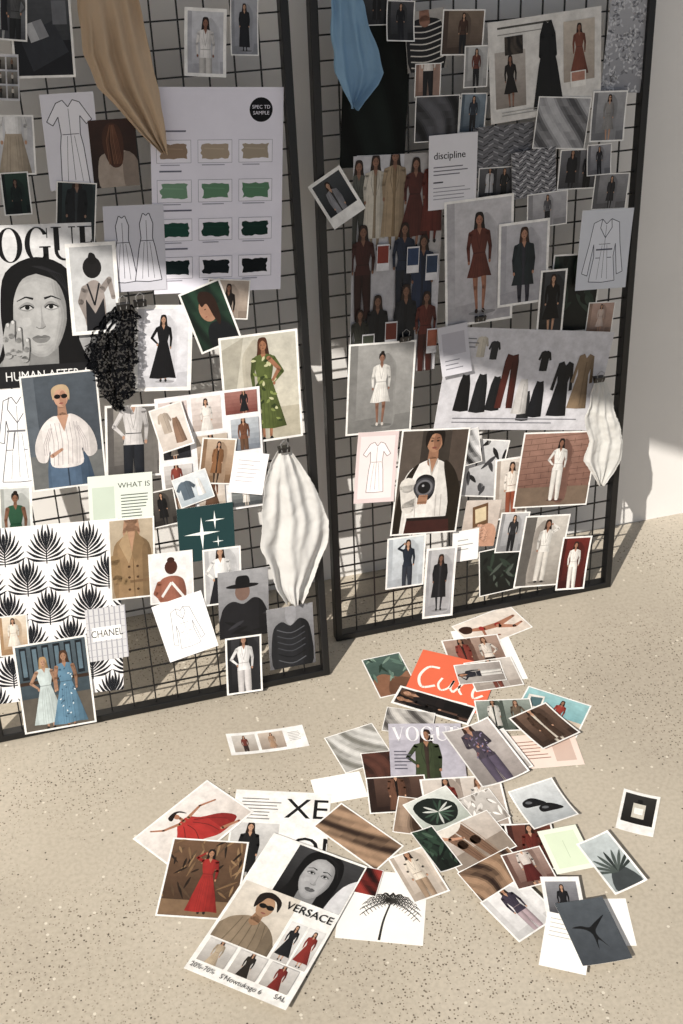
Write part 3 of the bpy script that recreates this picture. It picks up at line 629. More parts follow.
add(R_,(503,150,60,50,-2),PP,'grey photo of tweed blazer details',tweed(['6a6a6e','3a3a3e','9a9a9e','5a5a5e'],12),0)
add(R_,(560,122,52,52,5),PP,'monochrome photo of draped satin fabric',drp('b8b8bc','4a4a4e'))
add(R_,(606,115,34,50,3),PP,'photo of model in pleated grey dress',mini('a5a5a8','78787c','8f8c8a','3c3c40','dress'))
add(R_,(496,182,36,30,0),PP,'small monochrome fashion show photo',duo('5a5a5e','2c2c30','c0c0c4','444','222','111'))
add(R_,(532,172,44,46,-5),PP,'black and white woven tweed swatch photo',tweed(['7c7c80','2c2c30','c8c8cc','4a4a50'],12),0)
add(R_,(577,168,40,40,2),PP,'monochrome photo of crowd in long coats',duo('6c6c72','3c3c40','1c1c20','1c1c20','2a2a2e','111'))
add(R_,(608,190,34,36,3),PP,'small grey photo of long draped coat',mini('8c8c90','5c5c60','2c2c30',kind='coat'))
add(R_,(545,208,40,34,-3),PP,'small pale grey editorial photo',mini('b0afb4','8a898e','5a5a60'))
add(R_,(596,225,30,30,5),PP,'small grey photo of reclining model',duo('8a8a8e','5a5a60','d0d0d4','777','333','222'))
add(R_,(371,180,30,50,0),PP,'photo of woman in green grey suit',mini('7a807c','4f5652','8a9488','6a7468'))
def look(c):
    c.r(0,0,1,1,'bdbcc2')
    c.r(.55,0,1,.5,'a8a4a4');c.r(0,.3,.5,1,'aeadb3')
    F=[(.06,.02,.4,'5a5c54','3a3c38','pants'),(.24,.0,.42,'c9c2b4','8a7a64','coat'),(.45,-.02,.44,'a08a6c','806a4c','coat'),(.68,.02,.4,'4f1f18','4a1c14','dress'),(.88,0,.4,'602015','5a1a10','coat')]
    for x,y,S,a,b,k in F:c.f(x,y,S,kind=k,tc=a,bc=b,hem=.85,sk='8a5f4a')
    for x,y,S,a,b,k in[(.12,.3,.44,'3f1814','2c0f0c','pants'),(.58,.3,.42,'18243a','121a28','pants'),(.8,.36,.44,'1c2a44','141e32','coat'),(.3,.62,.42,'16181c','0e1014','coat'),(.62,.58,.44,'181b22','101218','coat'),(.86,.62,.4,'5c2017','3f150f','pants'),(.1,.68,.36,'2c2e28','1c1c16','pants')]:
        c.f(x,y,S,kind=k,tc=a,bc=b,hem=.9,sk='7a5440')
    for x,y,a in[(.34,.44,'7f2a1c'),(.68,.46,'23395c'),(.2,.85,'3a4034'),(.46,.8,'6a2a1c'),(.9,.5,'20344f'),(.95,.85,'9a5238')]:
        c.r(x-.07,y-.055,x+.07,y+.065,'d0cfd4');c.r(x-.062,y-.048,x+.062,y+.03,a)
add(R_,(352,158,438,150,440,372,350,372),'collage_page','lookbook page of models in rust, navy and black coats',look)
add(R_,(451,170,48,74,-2),'text_card','pale grey card printed with a dictionary word',discipline,0)
def pola(draw):
    def D(c):
        c.r(0,0,1,1,'eeece8');c.v(.08,.07,.92,.78);draw(c);c.v(0,0,1,1)
    return D
add(R_,(334,195,38,48,-33),'instant_photo','instant photo with white frame and dark scene',pola(lambda c:(c.g('3c4044','1a1c1e'),c.f(.45,.1,1.6,tc='8a8a90',bc='333',kind='coat'))),1,off=.0135)
add(R_,(477,259,68,124,-4),PP,'photo of woman in rust blazer dress with bare legs',PH('c3c1c6','b0aeb4',.5,.1,.84,kind='suitdress',tc='622a1e',bc='7a3524',sk='a0694f',hr='1d1410',hem=.62,arm='down',m=.02,sh='2a1814'))
add(R_,(521,261,50,82,-3),PP,'photo of brunette woman in dark blazer',PH('b9b8bf','a9a8b0',.5,.05,1.2,kind='coat',tc='1c2a30',bc='2c2c38',sk='b07c60',hr='3a2014',hem=.6))
def jacketsk(c):
    c.r(0,0,1,1,'cfd2da');c.gm(.5,.12,.78,'jacket','dadce4','4a4c58',.009);c.l([(.34,.5),(.66,.5)],.02,'5a5c68')
add(R_,(574,293,48,78,2),PP,'dark green photo of shadowed garden',leafy('1a221e','0c120f',['22342a','0a0f0c','2c3c32']))
add(R_,(549,300,26,64,0),PP,'narrow dark photo of black evening look',mini('3a3c40','1c1d20','08080a','08080a','dress'))
add(R_,(601,247,50,78,2),'technical_sketch','pale blue grey sheet with line drawing of belted jacket',jacketsk,0)
add(R_,(600,318,26,32,3),PP,'small blush and beige photo',mini('b8988a','957868','d0b8ac','8a6a5c','dress'))
add(R_,(379,386,66,90,-1),PP,'grey photo of woman in white blazer dress',PH('9a9997','7f7e7c',.5,.1,.84,kind='suitdress',tc='e6e3de',bc='e6e3de',sk='8a5f4a',hr='1a1210',hs='bun',hem=.66,m=.02,sh='c8c0b8'))
def items(c):
    c.r(0,0,1,1,'cccbd2')
    for x,y,S,k,col in[(.2,.08,.2,'top','c8c0b0'),(.28,.12,.18,'top','2a2c30'),(.14,.45,.36,'skirt','0f0f12'),(.24,.44,.38,'skirt','181a1e'),(.33,.46,.34,'skirt','14161a'),(.4,.24,.54,'trousers','4f1c15'),(.53,.6,.3,'skirt','24262a'),(.5,.48,.35,'skirt','c9c6c4'),(.6,.2,.2,'top','17181c'),(.6,.5,.36,'skirt','10131a'),(.74,.3,.55,'coat','12141a'),(.86,.22,.55,'coat','8a7256')]:
        c.gm(x,y,S,k,col)
    c.bars(.1,.88,.9,2,.04,'7a7a82',.01);c.bars(.1,.1,.18,3,.04,'7a7a82',.01)
add(R_,(449,318,604,336,593,434,434,420),'collage_page','landscape page laying out skirts, trousers and coats',items)
add(R_,(451,346,30,46,-8),'text_card','small pale label card',lambda c:(c.r(0,0,1,1,'c6c5cc'),c.r(.12,.15,.88,.6,'b0aeb6'),c.bars(.15,.7,.8,3,.08,'7a7a82',.02)),0)
def pinksk(c):
    c.r(0,0,1,1,'d9c8c8');c.v(.08,.06,.92,.94);c.r(0,0,1,1,'e6dcdc');c.gm(.5,.1,.8,'vdress','f0eaea','8a7a7a',.01);c.v(0,0,1,1)
add(R_,(374,464,40,68,1),'technical_sketch','blush sheet with faint dress drawing',pinksk,0)
add(R_,(481,468,44,58,8),PP,'monochrome photo of branches and shadow',leafy('d0d0d2','a5a5a8',['1a1a1c','3c3c40','6a6a6c'],n=20))
add(R_,(461,446,34,34,-12),PP,'monochrome photo of draped shadow',drp('e0e0e2','1c1c1e',n=12))
def camwoman(c):
    c.b(.015);c.g('3a322c','241e1a')
    c.r(0,0,.3,1,'564c44');c.r(.75,0,1,.5,'4c4038')
    c.ps(sm([(.12,1.02),(.06,.6),(.14,.4),(.35,.3),(.5,.28),(.66,.3),(.86,.42),(.92,.65),(.88,1.02)]),'e9e5e0',.8)
    c.p(sm([(.68,.3),(.88,.4),(1.0,.65),(.98,1.05),(.8,1.05),(.82,.7)]),'20180f');c.p(sm([(.3,.31),(.14,.42),(.03,.65),(.0,1.05),(.1,1.05),(.13,.7),(.22,.45)]),'20180f')
    c.limb([(.5,.16),(.5,.3)],[.085,.1],'98694c');c.e(.5,.1,.075,.11,'a87858');c.e(.54,.1,.035,.09,'8a5c42')
    c.p(sm([(.38,.16),(.36,.02),(.5,-.04),(.64,.02),(.63,.17),(.58,.05),(.45,.04)]),'160e0a')
    for q in(-1,1):c.e(.5+q*.045,.1,.014,.007,'120c0a');c.l([(.5+q*.02,.075),(.5+q*.07,.07)],.006,'160e0a')
    c.e(.5,.165,.022,.009,'7a3c34');c.p([(.44,.27),(.58,.27),(.51,.42)],'a87858');c.l([(.44,.27),(.51,.43),(.56,.6)],.012,'b8b3ad');c.l([(.58,.27),(.51,.43)],.012,'b8b3ad')
    c.limb([(.16,.52),(.2,.74),(.4,.66)],[.15,.12,.08],'d8d3cc');c.p(sm([(.28,.48),(.4,.42),(.56,.46),(.58,.6),(.48,.68),(.32,.64)]),'1a1a1e')
    c.e(.42,.55,.1,.1,'3a3a40');c.e(.42,.55,.08,.08,'6a6a70');c.e(.42,.55,.06,.06,'121215');c.e(.4,.53,.012,.012,'a0a0a6')
    for k in range(4):c.limb([(.36+.035*k,.7),(.37+.035*k,.63)],[.028,.022],'a87858')
    c.p([(.2,.86),(.86,.86),(.9,1),(.18,1)],'3c1a16');c.l([(.2,.86),(.86,.86)],.03,'1c1210')
    for x in(.62,.7,.3):c.l([(x,.62),(x+.02,.84)],.008,'b5b0ac')
add(R_,(427,478,66,104,2),PP,'photo of woman in white shirt holding a vintage camera',camwoman)
add(R_,(511,488,34,60,-3),PP,'photo of woman in terracotta trousers',mini('d8cfc6','a89a8e','efe6dc','94492c'))
def whitered(c):
    c.b(.02);c.g('9a7262','704a3e')
    for i in range(9):c.l([(0,.08+i*.08),(1,.0+i*.08)],.006,'55382e')
    for i in range(9):
        for j in range(5):c.l([(.1+j*.2+(i%2)*.1,.07+i*.08),(.1+j*.2+(i%2)*.1,.14+i*.08)],.005,'55382e')
    c.r(0,.74,1,1,'74604f');c.f(.52,.08,.86,tc='eae7e2',bc='dcd8d2',sk='8a5c46',hr='1a1210',arm='hip',sh='e0dcd6',cs='745044')
add(R_,(519,427,592,431,585,504,513,500),PP,'photo of woman in white suit by a brick wall',whitered)
def handcard(c):
    c.r(0,0,1,1,'dcd2ca');c.g('cfc2b8','b8a69a');c.p([(.2,.15),(.62,.05),(.72,.5),(.3,.6)],'6a4a2c');c.p([(.28,.2),(.58,.13),(.65,.42),(.36,.5)],'d8c49c')
    c.p(sm([(.55,.62),(.72,.5),(.95,.6),(1.05,1.05),(.62,1.05)]),'c08e72')
    for k in range(4):c.limb([(.72,.72+.05*k),(.58,.56+.08*k),(.46,.54+.09*k)],[.085,.075,.055],'a87558');c.limb([(.72,.715+.05*k),(.58,.555+.08*k),(.46,.535+.09*k)],[.07,.06,.045],'cf9c80')
add(R_,(480,523,34,46,4),PP,'photo of hand holding a small framed card',handcard)
add(R_,(465,545,26,30,-4),'blank_sheet','small white handwritten note',lambda c:(c.r(0,0,1,1,'f2f1ef'),c.bars(.2,.3,.8,3,.15,'9a9a9a',.03)),0)
add(R_,(403,558,38,50,-3),PP,'light photo of figure in navy outfit',PH('ccd4da','b4bcc4',.55,.05,1.1,tc='1f2a38',bc='2c3440',arm='up'))
add(R_,(436,577,30,66,-1),PP,'grey photo of woman in long black coat',PH('b8b8bb','a0a0a4',.5,.08,.86,kind='coat',tc='1a1b1f',bc='2c2c30',hem=.75,sk='7a5442'))
add(R_,(500,570,42,44,-7),PP,'dark photo of plants and shadow',leafy('1e2420','0e1210',['2a382e','0c100e','48524a']))
add(R_,(512,532,28,40,4),PP,'small monochrome torso photo',mini('bdbdc0','8f8f92','2c2c30'))
def lean(c):
    c.b(.02);c.g('c6c0b8','8f8880');c.r(0,.0,.25,1,'5c5854');c.f(.55,.05,.92,tc='e8e4de',bc='d8d2ca',sk='9a6a50',hr='2a1810',arm='up',fl=-1,cs='a09890')
add(R_,(526,516,571,513,556,584,512,588),PP,'photo of woman in cream suit leaning on a post',lean)
add(R_,(572,561,28,50,4),PP,'red photo of woman in white jumpsuit',PH('6a1c15','40100c',.5,.08,1.0,tc='efeae4',bc='e5e0da',sk='a87458'))
add(R_,(596,158,24,30,0),PP,'tiny grey street style photo',mini('9a9aa0','6a6a70','26262c'))
# =============== FLOOR
add(Fl,(455,632,507,622,522,676,470,688),'blank_sheet','white sheet partly under other prints',lambda c:c.r(0,0,1,1,'f3f1ee'),0)
def bikini(c):
    c.b(.03);c.g('e8dcd0','d6c6b8');c.limb([(.1,.3),(.35,.45),(.6,.5),(.92,.4)],[.1,.15,.18,.08],'a86e50');c.p(sm([(.02,.2),(.12,.14),(.22,.26),(.16,.44),(.05,.4)]),'3a2218');c.limb([(.35,.42),(.3,.75),(.5,.85)],[.08,.06,.05],'a0664a');c.e(.34,.42,.07,.08,'a0241a');c.e(.6,.5,.08,.09,'a0241a');c.limb([(.6,.55),(.8,.75),(.95,.7)],[.15,.1,.06],'b07558')
add(Fl,(449,625,508,606,537,628,474,647),PP,'pale photo of reclining woman in red swimwear',bikini)
def desert(c):
    c.b(.02);c.g('49625a','2c3c34');c.p(sm([(0,.6),(.3,.45),(.7,.6),(1,.5),(1,1),(0,1)]),'8a5c40');c.p(sm([(.3,1),(.5,.6),(1,.7),(1,1)]),'6a452f')
    for i in range(14):c.lens(rnd.random(),rnd.uniform(.1,.7),rnd.uniform(-2.5,-.6),.25,.05,rnd.choice(['5c7a6c','24362c','7a9484']))
add(Fl,(360,659,399,652,420,689,381,697),PP,'photo of green and terracotta desert view',desert)
add(Fl,(440,640,498,634,512,668,455,676),PP,'photo of two people in reddish clothing',duo('a88c7c','6a4a3c','8c3426','2a1a14','e0d4c8','3a2a22'))
def orange(c):
    c.r(0,0,1,1,'dd6a4c')
    W='f6e9e0'
    c.l(sm([(.3,.3),(.16,.33),(.1,.55),(.18,.74),(.33,.66)],4,False),.04,W)
    c.l(sm([(.38,.48),(.36,.62),(.42,.72),(.5,.64),(.53,.48),(.52,.64),(.57,.71)],4,False),.032,W)
    c.l(sm([(.57,.71),(.68,.4),(.68,.22),(.63,.26),(.62,.6),(.68,.72)],4,False),.032,W);c.l(sm([(.86,.26),(.8,.6),(.84,.73),(.93,.64)],4,False),.036,W);c.l([(.72,.42),(.97,.38)],.028,W);c.bars(.2,.86,.8,1,.02,W,.012)
add(Fl,(424,652,502,666,480,714,400,696),'graphic_card','coral orange card with white script lettering',orange,0)
add(Fl,(464,664,512,656,522,684,476,694),PP,'photo of woman in striped shirt reclining',PH('cfc6be','a89c92',.5,-.1,1.3,tc='3c3c48',bc='7a3e30'))
def lying(c):
    c.b(.02);c.g('b4adA8','938a84');c.f(.5,.02,1.0,tc='2b2b34',bc='d8d4ce',sk='b5805f',hr='5a3420',arm='up')
add(Fl,(460,684,452,666,498,664,510,684),PP,'photo of person in dark jacket lying down',lying)
def teal(c):
    c.b(.03);c.g('8fc2c6','5f9aa4');c.r(0,.6,1,1,'c8b8a4');c.f(.6,.1,1.0,kind='dress',tc='a03224',bc='b5382a',sk='9a6a50');c.p([(.05,.2),(.3,.14),(.34,.6),(.08,.64)],'e5e0d8');c.p([(.1,.26),(.28,.2),(.3,.5),(.12,.54)],'4a6a70')
add(Fl,(528,684,592,706,576,737,512,717),PP,'aqua photo of woman in red by water',teal)
add(Fl,(388,701,402,690,476,704,470,728),PP,'dark photo of two people in black coats',duo('4a3a34','1c1614','0c0a0a','5a4034','1a1414','0c0a0a'))
add(Fl,(474,701,530,700,538,730,480,734),PP,'grey green photo of people at cafe',duo('8a948c','4c564e','d8d4cc','2c3430','6a5a48','1c1c1c'))
add(Fl,(325,737,372,722,394,756,345,774),PP,'pale monochrome photo of crumpled linen',drp('d8d6d2','7a7870',n=26,lean=.8))
add(Fl,(385,706,436,716,430,738,384,732),PP,'photo of pale satin on a dark sofa',drp('cfcac4','4a4644',n=14))
add(Fl,(228,740,302,722,308,743,231,762),'magazine_page','white landscape strip with two photos of women',lambda c:(c.r(0,0,1,1,'f2f0ee'),c.v(.06,.12,.36,.88),c.g('cfc8c0','a89c90'),c.f(.5,.05,1.2,tc='7a3428',bc='3c2c28'),c.v(.4,.12,.72,.88),c.g('c8b8a8','9a8a7c'),c.f(.5,.05,1.2,kind='dress',tc='b08c6c'),c.v(.76,.2,.96,.8),c.bars(.1,.1,.9,6,.12,'9a9894',.03),c.v(0,0,1,1)))
add(Fl,(310,779,358,771,370,797,318,803),'blank_sheet','small blank white sheet',lambda c:c.r(0,0,1,1,'f5f3f0'),0)
add(Fl,(498,735,575,733,583,762,512,772),'magazine_page','blush pink page with fine print',lambda c:(c.r(0,0,1,1,'e6d2c8'),c.bars(.1,.2,.6,6,.1,'8a6a5c',.025),c.r(.65,.15,.92,.85,'c8b0a4')),0)
add(Fl,(507,722,546,702,580,740,543,752),PP,'brown photo of tailored coat',PH('6a5040','3c2a20',.5,-.1,1.4,kind='coat',tc='4a3426',bc='cfc4b4'))
add(Fl,(470,742,505,728,530,768,498,782),PP,'pale photo of woman in white blouse',PH('e6e2de','c4beb8',.5,0,1.3,tc='f5f3f0',bc='a8a29c'))
def voguepage(c):
    c.r(0,0,1,1,'bdb9c6');c.p([(0,.3),(1,.3),(1,1),(0,1)],'b3afbc')
    c.f(.5,.12,1.5,tc='3c482c',bc='3a2c24',sk='a07050',hr='2a1a12',kind='coat',arm='hip');c.vogue(.04,.06,.26,'f0eff3',wsc=.82)
    c.bars(.06,.5,.3,6,.06,'5a5866',.02)
add(Fl,(362,752,420,748,424,776,366,790),PP,'dark brown photo of velvet folds',drp('5c3428','120a08',n=16))
add(Fl,(391,726,461,724,466,779,388,783),'magazine_page','lilac magazine page with large white masthead',voguepage)
def denim(c):
    c.b(.02);c.g('b9b0ac','8f8682');c.f(.5,-.1,1.35,tc='4c4350',bc='5a5064',sk='b58468',hr='3a241a',arm='cross')
    for i in range(26):c.lens(rnd.uniform(.32,.68),rnd.uniform(.14,.6),rnd.random()*6,.05,.02,rnd.choice(['7c7090','322a3c','8a5a5c']))
add(Fl,(365,780,425,776,430,812,370,816),PP,'photo of brown leather outfit',PH('5a4034','2c1c16',.5,-.2,1.6,tc='6a4430',bc='1a100c',kind='coat'))
add(Fl,(420,782,500,776,510,826,428,834),PP,'photo of two women in red and white',duo('cfc4ba','a8988c','8c2c20','1c1c1c','e8e0d8','3c2c26'))
add(Fl,(441,737,487,722,530,776,482,792),PP,'photo of woman in plum patterned coat',denim)
def page_letters(c):
    c.r(0,0,1,1,'f0eeeb');c.t('XE',.98,.32,.34,'121214',al='r');c.t('ON',.62,.78,.34,'121214')
    c.v(.02,.4,.5,1);c.g('cfcdcb','a5a3a0');c.f(.4,0,1.3,tc='1a1a1c',bc='1a1a1c',kind='coat');c.v(0,0,1,1);c.bars(.08,.1,.5,7,.04,'7a7876',.012)
add(Fl,(232,786,330,796,325,880,228,872),'magazine_page','white magazine page with large black capital letters',page_letters)
def reddance(c):
    c.b(.03);c.g('e6dfda','cfc4bc')
    c.ps(sm([(.4,.3),(.3,.45),(.18,.6),(.06,.78),(.2,.84),(.4,.8),(.6,.94),(.86,.9),(.8,.66),(.62,.46),(.54,.3)]),'b5180f',.6)
    for a,b in(((.42,.4),(.18,.76)),((.46,.42),(.4,.78)),((.52,.44),(.62,.88)),((.55,.42),(.78,.8))):c.l(sm([a,((a[0]+b[0])/2+.03,(a[1]+b[1])/2),b],4,False),.014,'6a100c')
    c.limb([(.42,.32),(.25,.22),(.16,.08)],[.055,.04,.03],'a87050');c.limb([(.53,.32),(.72,.28),(.88,.38)],[.055,.04,.03],'a87050');c.limb([(.47,.22),(.47,.32)],[.05,.06],'a06848');c.e(.46,.17,.045,.06,'a87050');c.p(sm([(.39,.18),(.39,.09),(.48,.07),(.54,.13),(.56,.24),(.5,.12)]),'1c100c');c.limb([(.66,.88),(.84,.98)],[.06,.04],'a87050')
add(Fl,(133,839,206,780,256,812,178,873),PP,'photo of dancer in flowing red dress',reddance)
def sepia(c):
    c.b(.02);c.g('6a4c34','3c2a1c')
    for i in range(60):c.lens(rnd.random(),rnd.uniform(0,.8),rnd.uniform(-2.6,-.5),rnd.uniform(.1,.28),.025,rnd.choice(['94744e','24180f','55402c','7a5c3c']))
    c.r(0,.8,1,1,'7c6044');c.f(.55,.12,.86,kind='dress',tc='a2180f',bc='a8241a',sk='b07c5a',hr='1a100c',hem=.95,arm='up')
add(Fl,(178,847,253,834,232,924,149,912),PP,'sepia garden photo of woman in red gown',sepia)
def palm(c):
    c.r(0,0,1,1,'edeae6');c.l(sm([(.5,.98),(.53,.7),(.6,.42)],5,False),.03,'2c2a28',.018)
    for k in range(13):
        a=-math.pi*(-.08+k*.096)+.02;P=[(.6,.42)]
        for t in(.33,.66,1):P.append((.6+math.cos(a)*.32*t/c.a,.42+math.sin(a)*.26*t+.14*t*t))
        P=sm(P,3,False);c.l(P,.014,'2c2a28',.004)
        for i,q in enumerate(P[1:]):
            for s_ in(-1,1):c.l([q,(q[0]+s_*.04/c.a,q[1]+.05)],.008,'34322f');c.L-=1
add(Fl,(345,866,427,876,424,944,334,938),'magazine_page','white page with dark palm tree print',palm,0)
add(Fl,(398,800,470,806,462,842,392,836),PP,'photo of brown silk folds',drp('a88c74','3a281c',n=18,acc='8a4038'))
add(Fl,(313,826,342,802,403,846,376,872),PP,'photo of flowing brown pleated fabric',drp('b08c6c','32221a',n=36,lean=.9))
add(Fl,(340,862,385,870,375,896,330,888),PP,'crimson and black fabric detail photo',drp('9c2a20','1a0808',n=14))
add(Fl,(506,828,552,824,560,870,512,876),PP,'photo of woman in deep red knitwear',PH('6c3a2c','40201a',.5,0,1.4,tc='6a2418',bc='2a1410'))
add(Fl,(440,808,488,792,512,820,462,838),PP,'photo of white feathered dress',leafy('c8c2bc','a8a098',['f0ece8','8a827a','e0dad4'],n=36))
def greenleaf(c):
    c.b(.02);c.g('d8dcd6','a8b0a6');c.p(sm([(.1,.2),(.5,.1),(.9,.5),(.7,.9),(.2,.8)]),'18201c')
    for k in range(14):c.lens(.5,.55,k*.45,.36,.05,rnd.choice(['2a4032','3c5444','c8ccc6','14201a']))
add(Fl,(404,808,446,788,470,818,428,842),PP,'photo of green leaves on black and white',greenleaf)
def legs(c):
    c.b(.02);c.g('c9bdb2','a89a8e');c.p([(0,.7),(1,.55),(1,1),(0,1)],'8f8072')
    for x in(.3,.52):
        c.limb([(x-.14,-.05),(x+.02,.5),(x+.16,1.08)],[.26,.22,.16],'7a5a44')
        for k in range(4):c.l(sm([(x-.12+.045*k,0),(x+.0+.045*k,.5),(x+.14+.03*k,1.05)],4,False),.012,rnd.choice(['5f4434','94745a']))
    c.p(sm([(-.1,-.1),(.5,-.1),(.4,.16),(.0,.22)]),'e0d8cc');c.limb([(.0,.1),(.2,.28),(.4,.36)],[.09,.07,.05],'c08c6c')
add(Fl,(429,838,486,814,518,850,458,876),PP,'photo of woman in brown trousers seated',legs)
add(Fl,(388,858,424,846,448,890,414,906),PP,'photo of woman in cream knit',PH('dcd0c4','b8a898',.5,-.05,1.3,tc='e5d8c6',bc='a88c70',sk='b98563'))
add(Fl,(410,838,432,830,462,868,440,880),PP,'photo of blue green foliage',leafy('24382c','121c16',['2c4434','0c1410','46604c']))
add(Fl,(452,876,508,854,540,884,486,906),PP,'photo of bronze draped evening dress',drp('a88464','2a1a14',n=26))
add(Fl,(472,906,520,888,566,920,520,940),PP,'white photo of woman in striped cardigan',PH('e8e6e6','d0cece',.5,-.1,1.3,tc='3f3848',bc='b09aa0',sk='b98868'))
add(Fl,(500,860,540,850,556,884,518,896),PP,'photo of woman in maroon skirt',mini('a88c80','6a4a40','d8ccc4','5a1c18','skirt',top=-.2,S=1.5))
def shoes(c):
    c.b(.03);c.g('ccd0d2','aab0b4')
    for x,y in((.35,.4),(.62,.62)):c.p(sm([(x-.22,y-.1),(x,y-.14),(x+.2,y),(x+.24,y+.1),(x,y+.08),(x-.22,y+.04)]),'141416');c.e(x-.1,y-.05,.07,.035,'5a5c60',.3)
add(Fl,(506,797,551,783,579,820,534,834),PP,'pale grey photo of black pointed shoes',shoes)
add(Fl,(625,789,662,797,652,836,614,828),'instant_photo','instant photo of a perfume bottle with white frame',pola(lambda c:(c.g('2c2a28','141210'),c.r(.3,.3,.7,.8,'c8c2b4'),c.r(.42,.15,.58,.3,'0c0c0c'),c.r(.36,.45,.64,.66,'f0eee8'))))
def paleg(c):
    c.r(0,0,1,1,'e3ead9');c.r(.12,.1,.88,.9,'d3dfc6');c.l([(.5,.3),(.5,.7)],.01,'b5c4a8')
add(Fl,(538,834,576,828,594,868,556,880),'graphic_card','pale green card on a white sheet',paleg,0)
add(Fl,(545,884,583,880,583,942,545,948),PP,'white sheet with small monochrome photo',lambda c:(c.r(0,0,1,1,'f1efee'),c.v(.1,.08,.9,.6),c.g('8a8a90','4a4a50'),c.f(.5,.1,1.2,tc='1c1c20'),c.v(0,0,1,1)))
add(Fl,(590,896,624,900,639,944,602,946),'blank_sheet','blank white sheet with creased edge',lambda c:c.r(0,0,1,1,'f4f3f1'),0)
add(Fl,(549,925,600,921,577,980,535,968),'blank_sheet','white note sheet under a slate card',lambda c:(c.r(0,0,1,1,'f1efed'),c.bars(.1,.1,.9,5,.08,'b5b3b0',.015)),0)
def cactus(c):
    c.b(.03);c.g('b9c2c4','9aa4a6');c.p(sm([(.1,1.02),(.3,.66),(.7,.62),(.95,1.02)]),'3c4244')
    for k in range(9):c.lens(.5,.7,-math.pi/2+(k-4)*.3,.42,.05,rnd.choice(['2c3432','48524e']))
add(Fl,(577,846,605,837,648,884,613,900),PP,'pale grey photo of dark plant silhouette',cactus)
def swallow(c):
    c.g('4f565d','41474e');c.p(sm([(.12,.42),(.3,.4),(.46,.44),(.6,.38),(.85,.28),(.66,.42),(.56,.5),(.56,.6),(.68,.78),(.53,.64),(.46,.8),(.47,.56),(.34,.46)],3),'0d0f12')
add(Fl,(556,913,603,900,628,963,580,976),'graphic_card','slate grey card with black bird silhouette',swallow)
def versace(c):
    c.r(0,0,1,1,'f0eeea')
    c.v(.3,.015,.985,.36);c.g('3a3a3c','101011');c.face(.46,.52,.86,'a8a8aa','0c0c0d','5a5a5c');c.p(sm([(.78,1.1),(.86,.5),(1.1,.3),(1.1,1.1)]),'cfcfd2')
    c.v(.03,.36,.6,.76);c.g('d8cfc2','c4b8a8');c.ps(sm([(-.05,1.05),(.05,.7),(.25,.55),(.5,.5),(.8,.6),(.98,.8),(1.02,1.05)]),'8d7a62',.6)
    for k in range(5):c.l(sm([(.3+.1*k,.56),(.25+.13*k,.8),(.2+.15*k,1.02)],4,False),.014,'6a5a46')
    c.limb([(.52,.42),(.5,.56)],[.12,.15],'98704f');c.e(.54,.3,.12,.17,'a8805e');c.p(sm([(.36,.36),(.34,.14),(.52,.05),(.74,.14),(.76,.32),(.66,.17),(.5,.15),(.44,.24)]),'1c1410');c.e(.49,.29,.055,.04,'100c0c');c.e(.62,.29,.055,.04,'100c0c');c.l([(.48,.27),(.62,.27)],.012,'100c0c');c.e(.56,.4,.035,.013,'8a4a40')
    for x0,x1,tc in((.63,.79,'1f1f22'),(.81,.97,'8a241c')):
        c.v(x0,.5,x1,.76);c.g('dcdad8','bdb8b4');c.f(.5,.06,.92,kind='dress',tc=tc,bc=tc,hem=.85)
    for x0,tc in((.05,'b8a488'),(.36,'2a241f'),(.67,'7a1f18')):
        c.v(x0,.775,x0+.27,.925);c.g('d0ccc8','a8a29c');c.f(.5,-.1,1.5,kind='dress',tc=tc,bc=tc,hem=.85)
    c.v(0,0,1,1);c.t('VERSACE',.97,.445,.07,'1b1a18',al='r',sx=.95,bold=.01)
    c.t("20%-70%",.03,.975,.042,'1a1a1a',sx=.9);c.t("S'Nowtukago 6",.33,.98,.042,'1a1a1a',sx=.9);c.t('SAL',.85,.97,.042,'1a1a1a',sx=.9)
add(Fl,(270,830,362,868,289,1020,192,972),'magazine_page','magazine page of woman in camel with fashion figures and handwriting',versace)
build_sheets()
